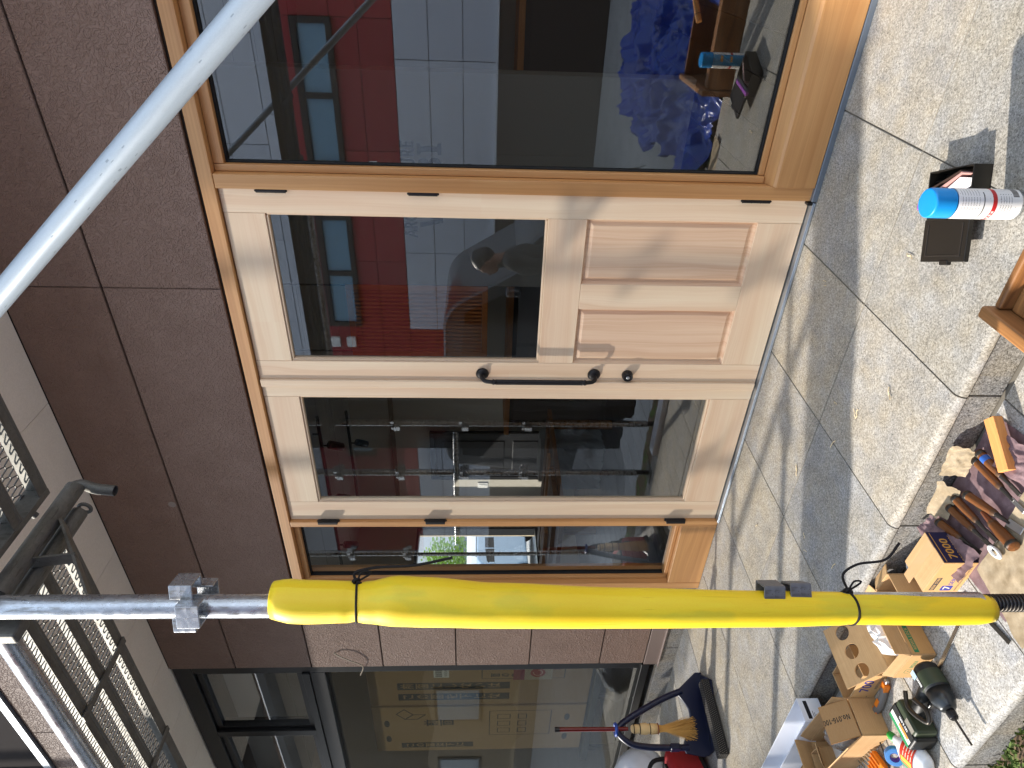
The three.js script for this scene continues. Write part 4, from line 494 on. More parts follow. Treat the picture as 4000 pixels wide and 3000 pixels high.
{ // safety mesh sheet on the scaffold left of the picture, its edge gathered and tied
  const T = thing('mesh_sheet', 'grey safety mesh sheet on the scaffold, gathered and tied at its edge', 'mesh sheet', [0, 0, 0], 0, 'scaffold mesh sheets'); const n = 160, m = 40, pos = [], idx = [];
  for (let i = 0; i <= n; i++) { const x = lerp(-2.06, -10, i / n), hem = lerp(0.1, 0.75, sstep(-3.2, -3.9, x)) + 0.06 * Math.sin(x * 5); for (let j = 0; j <= m; j++) { const y = lerp(hem, 5.2, j / m); pos.push(x, y, 1.46 + 0.04 * Math.sin(x * 9 + 1.2 * Math.sin(y * 2)) * sstep(5.2, 0.5, y)); } }
  for (let i = 0; i < n; i++) for (let j = 0; j < m; j++) { const a = i * (m + 1) + j, b = a + m + 1; idx.push(a, b, a + 1, b, b + 1, a + 1); }
  const g = new THREE.BufferGeometry(); g.setAttribute('position', new THREE.Float32BufferAttribute(pos, 3)); g.setIndex(idx); g.computeVertexNormals();
  M('sheet', prep(g), S(0x37383a, 0.9, { transparent: true, opacity: 0.36, side: THREE.DoubleSide }), T);
  const U = thing('mesh_sheet', 'upper grey safety mesh sheet overlapping the lower one on the scaffold', 'mesh sheet', [0, 0, 0], 0, 'scaffold mesh sheets');
  { const pos = [], idx = [], n = 120, m = 24; for (let i = 0; i <= n; i++) { const x = lerp(-1.86, -10, i / n), hem = 1.72 + 0.05 * Math.sin(x * 4); for (let j = 0; j <= m; j++) { const y = lerp(hem, 5.4, j / m); pos.push(x, y, 1.56 + 0.035 * Math.sin(x * 7 + Math.sin(y * 2))); } } for (let i = 0; i < n; i++) for (let j = 0; j < m; j++) { const a = i * (m + 1) + j, b = a + m + 1; idx.push(a, b, a + 1, b, b + 1, a + 1); } const g = new THREE.BufferGeometry(); g.setAttribute('position', new THREE.Float32BufferAttribute(pos, 3)); g.setIndex(idx); g.computeVertexNormals(); M('sheet', prep(g), S(0x37383a, 0.9, { transparent: true, opacity: 0.55, side: THREE.DoubleSide }), U); for (const x of [-2.16, -2.66, -3.58]) M('eyelet_cord', prep(new THREE.TorusGeometry(0.03, 0.003, 6, 18).rotateX(Math.PI / 2).translate(x, 1.8, 1.5)), cord, U); }
  { const g = new THREE.PlaneGeometry(0.42, 5, 20, 30); const p = g.attributes.position; for (let i = 0; i < p.count; i++) p.setZ(i, 0.02 * Math.sin(p.getX(i) * 30)); g.translate(-2.27, 2.62, 1.5); g.computeVertexNormals(); M('folded_back_strip', prep(g), S(0x37383a, 0.9, { transparent: true, opacity: 0.9, side: THREE.DoubleSide }), T); }
  const prof = []; for (let k = 0; k <= 40; k++) { const y = 0.1 + k * 0.127, w = Math.abs(Math.sin((y - 0.1) * 2.1)); prof.push([0.105 + 0.03 * w + 0.012 * Math.sin(y * 17), y]); } const bund = lathe(prof, 28); { const p = bund.attributes.position; for (let i = 0; i < p.count; i++) { const a = Math.atan2(p.getZ(i), p.getX(i)), f = 1 + 0.14 * Math.sin(a * 9 + p.getY(i) * 3); p.setX(i, p.getX(i) * f); p.setZ(i, p.getZ(i) * f * 0.7); } bund.computeVertexNormals(); } bund.translate(-1.985, 0, 1.43); M('gathered_edge', bund, S(0x4b4c4e, 0.95, { side: THREE.DoubleSide }), T);
  for (const y of [0.12, 1.6, 3.1, 4.6]) M('tie', prep(new THREE.TorusGeometry(0.1, 0.005, 6, 24).rotateX(Math.PI / 2).scale(1, 1, 0.75).translate(-1.985, y, 1.43)), cord, T);
}
// ---------------------------------------------------------------- things on the landing
{ // dustpan, broom, pad
  const A = V(-2.47, 0, 0.31), E1 = V(-0.42, 0, 0.9075), N = V(0.9075, 0, 0.42), at = (s, h, d = 0) => A.clone().addScaledVector(E1, s).addScaledVector(N, d).setY(h);
  const D = thing('dustpan', 'dark blue plastic lobby dustpan with a tall loop handle', 'dustpan'), navy = S(0x0a1433, 0.35);
  const sh = new THREE.Shape(); sh.moveTo(0, 0.004); sh.lineTo(0.36, 0.004); sh.quadraticCurveTo(0.385, 0.01, 0.385, 0.05); sh.lineTo(0.37, 0.13); sh.quadraticCurveTo(0.34, 0.15, 0.3, 0.12); sh.quadraticCurveTo(0.22, 0.075, 0.17, 0.09); sh.quadraticCurveTo(0.13, 0.11, 0.1, 0.14); sh.lineTo(0.085, 0.138); sh.lineTo(0, 0.03);
  const g = prep(new THREE.ExtrudeGeometry(sh, { depth: 0.012, bevelEnabled: true, bevelSize: 0.004, bevelThickness: 0.004, bevelSegments: 2 }));
  const mat = new THREE.Matrix4().makeBasis(E1, V(0, 1, 0), E1.clone().cross(V(0, 1, 0))).setPosition(A); g.applyMatrix4(mat); M('scoop_back', g, navy, D);
  const fl = prep(new THREE.ExtrudeGeometry((() => { const q = new THREE.Shape(); q.moveTo(0.005, 0); q.lineTo(0.375, 0); q.lineTo(0.33, 0.17); q.lineTo(0.05, 0.17); return q; })(), { depth: 0.006, bevelEnabled: false })); fl.rotateX(-Math.PI / 2); const m2 = new THREE.Matrix4().makeBasis(E1, V(0, 1, 0), E1.clone().cross(V(0, 1, 0))).setPosition(A.clone().setY(0.003)); fl.applyMatrix4(m2); M('scoop_floor', fl, navy, D);
  M('handle_arm', tube([at(0.085, 0.12), at(0.12, 0.22), at(0.17, 0.33), at(0.225, 0.435), at(0.255, 0.475)], 0.0162, 24, 10), navy, D); M('handle_arm', tube([at(0.345, 0.12), at(0.345, 0.22), at(0.34, 0.33), at(0.325, 0.41), at(0.29, 0.46), at(0.265, 0.478)], 0.0162, 24, 10), navy, D);
  M('clip_ring', [orient(prep(new THREE.TorusGeometry(0.026, 0.008, 10, 20).rotateX(Math.PI / 2)), V(0, 1, 0), at(0.26, 0.485, 0.01))], S(0x23479a, 0.3), D); M('arm_clip', [orient(bx(0.04, 0.05, 0.03, 0, 0, 0, 0.006), V(0, 1, 0), at(0.345, 0.19, 0.004))], navy, D);
  const B = thing('hand_broom', 'straw hand broom with a dark red handle standing in the dustpan', 'broom'), b0 = at(0.262, 0.1, 0.03), b1 = at(0.255, 0.79, 0.012), d = b1.clone().sub(b0);
  const bp = t => b0.clone().addScaledVector(d, t); M('handle', cyl(bp(0.47), bp(1), 0.0105, 0.0115, 14), P(0x6b1a12, 0.2, { clearcoat: 0.6 }), B); M('end_cap', cyl(bp(0.975), bp(1.01), 0.0125, 0.0125, 14), blackPlastic, B);
  const straw = S(0xd9a658, 0.8); M('bound_head', orient(lathe([[0.0005, 0], [0.024, 0.001], [0.026, 0.03], [0.024, 0.05], [0.028, 0.06], [0.027, 0.085], [0.02, 0.097], [0.022, 0.105], [0.021, 0.125], [0.016, 0.135], [0.0005, 0.136]], 18), d, bp(0.25)), S(0xe0bd84, 0.75), B);
  for (const t of [0.25, 0.31, 0.385, 0.43]) M('binding', orient(prep(new THREE.TorusGeometry(0.0245, 0.0022, 6, 20).rotateX(Math.PI / 2)), d, bp(t)), t === 0.25 ? S(0x7c1c20, 0.7) : cord, B);
  const bs = []; for (let k = 0; k < 420; k++) { const a = rr(0, 6.283), r = Math.sqrt(rnd()), p0 = bp(0.255).add(V(Math.cos(a) * r * 0.021, 0, Math.sin(a) * r * 0.021)); const sp = rr(0.85, 1.15), p1 = bp(rr(-0.04, 0.06)).add(E1.clone().multiplyScalar(Math.cos(a) * r * 0.055 * sp)).add(N.clone().multiplyScalar(Math.sin(a) * r * 0.028 * sp)); bs.push(cyl(p0, p1, 0.0012, 0.0008, 4)); }
  const bm = M('bristles', bs, straw, B); bm.userData.kind = 'stuff';
  const K = thing('woven_pad', 'long dark woven sanding pad lying on the landing in front of the dustpan', 'pad', [-2.405, 0.001, 0.585], 1.47); const wv = canvasTex(256, 64, (c) => { c.fillStyle = '#1d1b1a'; c.fillRect(0, 0, 256, 64); for (let y = 0; y < 64; y += 8) for (let x = 0; x < 256; x += 8) { c.fillStyle = (x + y) / 8 % 2 ? '#6f6a62' : '#171615'; c.fillRect(x + 1, y + 1, 5, 5); } }); wv.wrapS = wv.wrapT = THREE.RepeatWrapping; wv.repeat.set(7, 14);
  M('pad_body', bx(0.36, 0.048, 0.062, 0, 0.0245, 0, 0.006, 'y'), S(0xffffff, 0.95, { map: wv, bumpMap: wv, bumpScale: 0.002 }), K); M('wood_strip', bx(0.2, 0.012, 0.02, 0.05, 0.007, -0.043, 0.002, 'x'), oldWood, K);
}
function lump(rx, ry, rz, amp, s, seg = 40, pull = 0) { const g = new THREE.SphereGeometry(1, seg, Math.round(seg * 0.7)); const p = g.attributes.position; for (let i = 0; i < p.count; i++) { const x = p.getX(i), y = p.getY(i), z = p.getZ(i), a = Math.atan2(z, x); const f = 1 + amp * (fbm(Math.cos(a) * 3 + 9 + y * 2, Math.sin(a) * 3 + 9 + y * 3, 999, 999, s, 4) - 0.5) * 2; p.setXYZ(i, x * rx * f, Math.max(-ry * 0.96, y * ry * f), z * rz * f); } g.computeVertexNormals(); return prep(g); }
{ const b = thing('plastic_bag', 'full white translucent plastic bag at the far left of the landing', 'bag', [-3.57, 0, 0.36]); const g = lump(0.22, 0.17, 0.2, 0.12, 4); g.translate(0, 0.164, 0); M('bag_body', g, P(0xe9ebf0, 0.3, { clearcoat: 0.3 }), b); M('bag_neck', [orient(lathe([[0.03, 0], [0.022, 0.03], [0.05, 0.08], [0.055, 0.1]], 18), V(0.2, 1, 0.1), V(0, 0.32, 0))], P(0xe9ebf0, 0.3, { side: THREE.DoubleSide }), b);
  const r = thing('tool_bag', 'red fabric tool bag with black handles at the far left of the landing', 'tool bag', [-2.9, 0.001, 0.73], 0.5); const bl = S(0x151313, 0.85); M('bag_body', bx(0.4, 0.2, 0.26, 0, 0.1, 0, 0.04), S(0x9a1a1e, 0.8), r); M('trim_band', bx(0.41, 0.03, 0.27, 0, 0.03, 0, 0.012), bl, r); M('trim_band', bx(0.05, 0.205, 0.268, 0.1, 0.1, 0, 0.012), bl, r); for (const z of [-0.1, 0.1]) M('handle', tube([V(-0.14, 0.19, z), V(-0.12, 0.26, z), V(0, 0.29, z * 0.8), V(0.12, 0.26, z), V(0.14, 0.19, z)], 0.011, 24, 8), bl, r); M('zip_flap', bx(0.3, 0.012, 0.1, 0, 0.206, 0, 0.004), bl, r); }
// ---------------------------------------------------------------- cartons
function carton(label, x, y, z, w, d, h, rot, o = {}) {
  const T = thing(o.name || 'open_carton', label, 'carton', [x, y, z], rot, o.group || 'cartons on the lower step'), t = 0.0035, m = o.mat || card;
  M('base', bx(w - 0.001, t, d - 0.001, 0, t / 2, 0, 0.0006), m, T);
  M('wall', bx(w, h, t, 0, h / 2 + 0.0005, d / 2 - t / 2, 0.0008), m, T); M('wall', bx(w, h, t, 0, h / 2 + 0.0005, -d / 2 + t / 2, 0.0008), m, T); M('wall', bx(t, h, d - 2 * t - 0.001, -w / 2 + t / 2, h / 2 + 0.0005, 0, 0.0008), m, T); M('wall', bx(t, h, d - 2 * t - 0.001, w / 2 - t / 2, h / 2 + 0.0005, 0, 0.0008), m, T);
  for (const [side, len, ang, mm] of o.flaps || []) {
    const along = side === 'f' || side === 'b', W = (along ? w : d) - 0.006, g = bx(along ? W : t, len, along ? t : W, 0, len / 2, 0, 0.0008); const a = ang * Math.PI / 180;
    if (side === 'f') { g.rotateX(a); g.translate(0, h + 0.002, d / 2 - t / 2); } if (side === 'b') { g.rotateX(-a); g.translate(0, h + 0.002, -d / 2 + t / 2); } if (side === 'l') { g.rotateZ(a); g.translate(-w / 2 + t / 2, h + 0.002, 0); } if (side === 'r') { g.rotateZ(-a); g.translate(w / 2 - t / 2, h + 0.002, 0); }
    M('flap', g, mm || m, T);
  }
  return T;
}
const printed = (w, h, draw, cw = 256, ch = 128) => { const m = S(0xffffff, 0.85, { map: canvasTex(cw, ch, draw) }); return { m, g: prep(new THREE.PlaneGeometry(w, h)) }; };
const Y1 = -0.119;
{ // closed door-closer carton
  const T = thing('closed_carton', 'small closed carton with a dark blue printed end and clear tape on top', 'carton', [-0.612, Y1, 1.128], -0.08, 'cartons on the lower step');
  M('carton_body', bx(0.132, 0.098, 0.1, 0, 0.049, 0, 0.0015), card, T);
  const e = printed(0.098, 0.096, (c, w, h) => { c.fillStyle = '#1d1a40'; c.fillRect(0, 0, w, h); c.fillStyle = '#c9973f'; c.font = 'bold 78px sans-serif'; c.fillText('7000', 30, 120); c.font = 'bold 30px sans-serif'; c.fillText('DOOR CLOSERS', 10, 165); c.fillRect(8, 20, 240, 6); }, 256, 256); e.g.rotateY(Math.PI / 2); e.g.translate(0.0664, 0.049, 0); M('printed_end', e.g, e.m, T);
  const f = printed(0.13, 0.096, (c, w, h) => { cardBase(c, w, h, '#d0a46c'); c.fillStyle = '#3a3d93'; c.beginPath(); c.roundRect(16, 110, 60, 84, 12); c.fill(); c.fillStyle = '#e9dcc0'; c.font = 'bold 70px sans-serif'; c.fillText('7', 28, 178); c.fillStyle = '#3a3d93'; c.font = 'bold 44px sans-serif'; c.fillText('SERIES', 84, 178); c.fillStyle = '#44403c'; c.fillRect(20, 30, 150, 40); c.fillStyle = '#d0a46c'; c.font = 'bold 28px sans-serif'; c.fillText('NEW★STAR', 24, 60); c.fillStyle = '#44403c'; c.font = 'bold 20px sans-serif'; c.fillText('NIPPON DOOR CHECK MFG. CO', 14, 232); }, 340, 256); f.g.translate(0, 0.049, 0.0504); M('printed_front', f.g, f.m, T);
  M('tape_strip', bx(0.16, 0.0006, 0.03, -0.015, 0.0988, -0.012, 0), P(0xcaa478, 0.15, { clearcoat: 1 }), T);
}
{ // lock carton with a long punched flap
  const T = carton('open carton with green print, long punched flap and crumpled paper', -0.952, Y1, 1.12, 0.136, 0.2, 0.072, -0.1, { flaps: [['f', 0.03, -12], ['r', 0.05, 6], ['b', 0.06, 60]] });
  const s = new THREE.Shape(); s.moveTo(-0.12, 0); s.lineTo(0.075, 0); s.lineTo(0.075, 0.15); s.lineTo(-0.12, 0.15); for (const [x, y] of [[-0.085, 0.09], [-0.02, 0.085], [0.045, 0.08]]) { const p = new THREE.Path(); p.absarc(x, y, 0.0235, 0, Math.PI * 2, true); s.holes.push(p); }
  const g = uvm(prep(new THREE.ExtrudeGeometry(s, { depth: 0.0035, bevelEnabled: false, curveSegments: 20 }))); g.rotateY(-Math.PI / 2); g.rotateZ(1.0); g.translate(-0.066, 0.074, 0); M('punched_flap', g, card, T);
  const f = printed(0.13, 0.068, (c, w, h) => { cardBase(c, w, h, '#cba06a'); c.fillStyle = c.strokeStyle = '#2f7a4f'; c.font = 'bold 40px sans-serif'; c.fillText('MIWA', 150, 80); c.lineWidth = 4; c.beginPath(); c.roundRect(70, 42, 60, 44, 16); c.stroke(); c.fillRect(96, 58, 8, 14); }, 340, 170); f.g.translate(0, 0.037, 0.1004); M('printed_front', f.g, f.m, T);
  const r = printed(0.19, 0.066, (c, w, h) => { cardBase(c, w, h, '#c1955c'); c.fillStyle = '#2f7a4f'; c.fillRect(10, 20, 300, 34); c.fillStyle = '#c1955c'; c.font = 'bold 30px sans-serif'; c.fillText('MIWA LOCK', 30, 48); }, 480, 160); r.g.rotateY(Math.PI / 2); r.g.translate(0.0684, 0.036, 0); M('printed_side', r.g, r.m, T);
  const pp = thing('crumpled_paper', 'crumpled white printed paper in the carton with green print', 'paper', [-0.945, Y1 + 0.02, 1.13]); const gg = lump(0.045, 0.05, 0.07, 0.5, 9, 16); gg.translate(0, 0.05, 0); gg.computeVertexNormals(); M('paper_ball', gg, S(0xdcd9d4, 0.8, { flatShading: true }), pp);
  carton('low carton with a line drawing behind the green printed carton', -0.83, Y1, 1.08, 0.09, 0.11, 0.085, -0.1, { flaps: [['b', 0.04, 110]] });
}
{ const T = carton('open carton with a large blue printed number on its front', -1.232, Y1, 1.077, 0.172, 0.108, 0.082, -0.03);
  const f = printed(0.168, 0.079, (c, w, h) => { cardBase(c, w, h, '#d3a870'); c.fillStyle = '#37368a'; c.font = 'bold 92px sans-serif'; c.fillText('700', 150, 100); c.fillStyle = '#5a5046'; c.font = 'bold 26px sans-serif'; c.fillText('NIPPON DOOR', 190, 150); c.fillRect(60, 110, 40, 5); }, 360, 170); f.g.translate(0, 0.041, 0.0544); M('printed_front', f.g, f.m, T); }
{ const T = carton('wide open carton with ragged corrugated flaps at the left of the step', -1.468, Y1, 1.168, 0.37, 0.12, 0.09, -0.12, { flaps: [['f', 0.07, 30], ['l', 0.07, -20], ['b', 0.05, 5]] });
  const f = printed(0.112, 0.097, (c, w, h) => { cardBase(c, w, h, '#a98355'); c.save(); c.translate(w * 0.62, h - 24); c.rotate(-Math.PI / 2); c.fillStyle = '#2b2620'; c.font = 'bold 52px sans-serif'; c.fillText('No.016-100', -2, 0, 240); c.restore(); }, 256, 256); f.m.side = THREE.DoubleSide; const g = bx(0.0035, 0.1, 0.116, 0, 0.05, 0, 0.0008); g.rotateZ(0.75); g.translate(0.18, 0.093, 0); M('flap', g, cardDark, T); f.g.rotateY(Math.PI / 2); f.g.translate(0.0024, 0.05, 0); f.g.rotateZ(0.75); f.g.translate(0.18, 0.093, 0); M('printed_flap_face', f.g, f.m, T);
  const w = thing('white_foam_block', 'small white block inside the wide open carton', 'block', [-1.53, Y1 + 0.004, 1.168], 0.3); M('block_body', bx(0.08, 0.06, 0.05, 0, 0.03, 0, 0.004), white, w); const pb = thing('clear_plastic_wrap', 'crumpled clear plastic wrap in the wide open carton', 'plastic', [-1.44, Y1 + 0.004, 1.168]); const gg = lump(0.06, 0.06, 0.04, 0.4, 12, 24); gg.translate(0, 0.058, 0); M('plastic_film', gg, P(0xe6e2dc, 0.12, { transmission: 0.75, thickness: 0 }), pb);
  carton('small brown carton standing in the wide open carton', -1.595, Y1 + 0.004, 1.178, 0.07, 0.07, 0.11, -0.15, { flaps: [['r', 0.05, 60]] });
}
{ const wm = S(0xe8ebf2, 0.5), T = carton('long shallow white carton without its lid beside the step', -1.81, Y1 + 0.0705, 1.048, 0.62, 0.086, 0.08, 0.0, { mat: wm, name: 'white_carton' });
  const e = printed(0.078, 0.07, (c, w, h) => { c.fillStyle = '#eceef2'; c.fillRect(0, 0, w, h); c.fillStyle = '#17171c'; c.fillRect(20, 40, 216, 40); c.fillStyle = '#eee'; c.font = 'bold 22px sans-serif'; c.fillText('▬▬▬▬', 60, 68); c.fillStyle = '#555'; for (let k = 0; k < 3; k++) c.fillRect(24, 100 + k * 16, 90 - k * 20, 5); }, 256, 200); e.g.rotateY(Math.PI / 2); e.g.translate(0.3104, 0.042, 0); carton('flat closed carton underneath the long white carton', -1.85, Y1, 1.048, 0.5, 0.08, 0.066, 0, { flaps: [['f', 0.04, -88], ['b', 0.035, -88]] }); M('printed_label', e.g, e.m, T); }
{ const t = thing('small_tin', 'small round tin standing against the riser behind the closed carton', 'tin', [-0.742, Y1, 1.035]); M('tin_body', lathe([[0.0005, 0], [0.026, 0], [0.027, 0.002], [0.0265, 0.028], [0.027, 0.03], [0.025, 0.03], [0.024, 0.026], [0.0005, 0.026]], 28), S(0xb9b3ad, 0.35, { metalness: 0.6 }), t); M('tin_band', lathe([[0.0268, 0.006], [0.0271, 0.007], [0.0271, 0.024], [0.0268, 0.025]], 28), S(0x8c2a22, 0.5), t); }
// ---------------------------------------------------------------- hand tools on the lower step
{ // canvas tool roll
  const cl = (q, nx, nz, amp, s, y) => { const g = new THREE.PlaneGeometry(1, 1, nx, nz), p = g.attributes.position; for (let i = 0; i < p.count; i++) { const u = p.getX(i) + 0.5, v = p.getY(i) + 0.5, a = lerp(lerp(q[0][0], q[1][0], u), lerp(q[3][0], q[2][0], u), v), b = lerp(lerp(q[0][1], q[1][1], u), lerp(q[3][1], q[2][1], u), v), h = q.map(k => k[2] || 0), yy = lerp(lerp(h[0], h[1], u), lerp(h[3], h[2], u), v); p.setXYZ(i, a + (fbm(v * 5 + 3, u * 2, 99, 99, s + 1, 2) - 0.5) * 0.012, y + yy + amp * fbm(u * 7 + 1, v * 7 + 1, 99, 99, s, 3), b + (fbm(u * 5 + 3, v * 2, 99, 99, s + 2, 2) - 0.5) * 0.012); } g.computeVertexNormals(); return uvm(prep(g)); };
  const ct = tex(256, 256, (x, y) => { const v = (hash(x, y, 6) - 0.5) * 16 + (fbm(x / 30, y / 30, 8, 8, 7, 4) - 0.5) * 50 + ((x & 3) < 2 ? 3 : -3); return [126 + v, 102 + v, 104 + v]; }), lt = tex(256, 256, (x, y) => { const v = (hash(x, y, 16) - 0.5) * 12 + (fbm(x / 24, y / 24, 10, 10, 17, 4) - 0.5) * 60; return [156 + v, 139 + v, 112 + v]; }); ct.repeat.set(6, 6); lt.repeat.set(5, 5);
  const mauve = S(0xffffff, 0.95, { map: ct, side: THREE.DoubleSide }), cream = S(0xffffff, 0.9, { map: lt, side: THREE.DoubleSide });
  const R = thing('tool_roll', 'mauve and cream canvas tool roll spread open on the lower step', 'tool roll');
  M('canvas_base', cl([[-0.62, 1.0], [-0.2, 1.0], [-0.17, 1.33], [-0.6, 1.33]], 60, 50, 0.006, 31, -0.1185), mauve, R);
  M('leather_lower', cl([[-0.56, 1.2, 0.004], [-0.2, 1.19, 0.004], [-0.15, 1.4, 0.0], [-0.6, 1.4, 0.004]], 50, 24, 0.008, 41, -0.1125), cream, R);
  M('leather_flap', cl([[-0.545, 1.005, 0.03], [-0.43, 1.0, 0.04], [-0.42, 1.05, 0.012], [-0.525, 1.055, 0.006]], 30, 16, 0.005, 47, -0.104), cream, R);
  M('leather_flap', cl([[-0.405, 1.0, 0.045], [-0.3, 1.002, 0.05], [-0.292, 1.045, 0.012], [-0.375, 1.045, 0.006]], 30, 16, 0.008, 53, -0.1), cream, R);
  M('canvas_pocket', cl([[-0.62, 1.0, 0.02], [-0.55, 1.01, 0.01], [-0.5, 1.2, 0.01], [-0.6, 1.21, 0.03]], 24, 30, 0.012, 59, -0.1), mauve, R);
  M('canvas_pocket', cl([[-0.28, 1.1, 0.02], [-0.2, 1.09, 0.01], [-0.16, 1.25, 0.004], [-0.27, 1.25, 0.006]], 24, 24, 0.014, 61, -0.108), mauve, R);
}
{ const hw = S(0xc8b49c, 0.45, { map: oldT }), iron = steelDark;
  const chisel = (lab, a, b, r, o = {}) => { // wooden handle with iron hoop, socket and blade
    const A = V(a[0], a[2] ?? -0.089, a[1]), B = V(b[0], b[2] ?? -0.1, b[1]), T = thing('chisel', lab, 'chisel', [0, 0, 0], 0, 'chisels on the tool roll'), d = B.clone().sub(A), L = d.length(), q = t => A.clone().addScaledVector(d, t);
    const hg = lathe([[0.0005, 0], [r * 0.9, 0.001], [r, 0.006], [r * 0.98, L * 0.3], [r * 0.8, L * 0.5], [r * 0.62, L * 0.56], [0.0005, L * 0.56]], 16); { const uv = hg.attributes.uv; for (let i = 0; i < uv.count; i++) uv.setXY(i, uv.getX(i) * 0.1, uv.getY(i) * 0.2); } M('handle', orient(hg, d, A), hw, T);
    M('hoop', orient(lathe([[r * 1.02, 0.004], [r * 1.12, 0.005], [r * 1.12, 0.013], [r * 1.02, 0.014]], 16), d, A), iron, T); M('ferrule', orient(lathe([[r * 0.72, L * 0.5], [r * 0.86, L * 0.505], [r * 0.7, L * 0.56], [r * 0.6, L * 0.57]], 14), d, A), S(0x5a3c22, 0.5), T);
    M('neck', cyl(q(0.55), q(0.8), r * 0.62, r * 0.34, 12), o.neck || iron, T);
    const bl = bx(o.w || 0.012, L * 0.24, 0.004, 0, 0, 0, 0.0012); bl.applyQuaternion(new THREE.Quaternion().setFromUnitVectors(V(0, 1, 0), d.clone().normalize())); const c = q(0.88); bl.translate(c.x, c.y, c.z); M('blade', bl, o.shiny ? steel : iron, T);
    if (o.label) { const g = orient(lathe([[r * 1.01, L * 0.14], [r * 1.02, L * 0.145], [r * 1.02, L * 0.24], [r * 1.01, L * 0.245]], 16), d, A); M('paper_label', g, S(0x2b5fb0, 0.5), T); }
  };
  chisel('brown chisel with a worn blue paper label on its handle', [-0.288, 1.045, -0.082], [-0.301, 1.19], 0.0115, { label: true }); chisel('long brown chisel beside the one with the blue label', [-0.318, 1.04], [-0.325, 1.222], 0.0115, { shiny: true });
  chisel('brown chisel, third from the closed carton', [-0.452, 1.041], [-0.445, 1.206], 0.011); chisel('brown chisel with a white guard on its tip', [-0.487, 1.042], [-0.467, 1.212], 0.011); chisel('brown chisel with a bright polished blade at the roll centre', [-0.41, 1.072, -0.084], [-0.366, 1.245], 0.0118, { shiny: true, w: 0.02 }); chisel('brown chisel in the shaded pocket next to the closed carton', [-0.545, 1.041, -0.082], [-0.508, 1.187, -0.098], 0.011);
  chisel('thick rusty drift chisel with its mushroomed end toward the camera', [-0.402, 1.262, -0.086], [-0.414, 1.105, -0.092], 0.015, { neck: S(0x6e3a1c, 0.7) });
  { const g = thing('tip_guard', 'white oval tip guard on a chisel', 'guard', [-0.468, -0.096, 1.218], 0.2); M('ring', prep(new THREE.TorusGeometry(0.011, 0.0045, 8, 20).rotateX(Math.PI / 2).scale(0.8, 1, 1.6)), white, g); }
}
{ const T = thing('wood_block', 'smooth orange-tan wooden block lying across the chisels', 'wood block', [-0.227, -0.083, 1.088], 0); const g = bx(0.034, 0.024, 0.135, 0, 0, 0, 0.0015, 'z'); g.rotateY(-0.6); M('block_body', g, blockWood, T); }
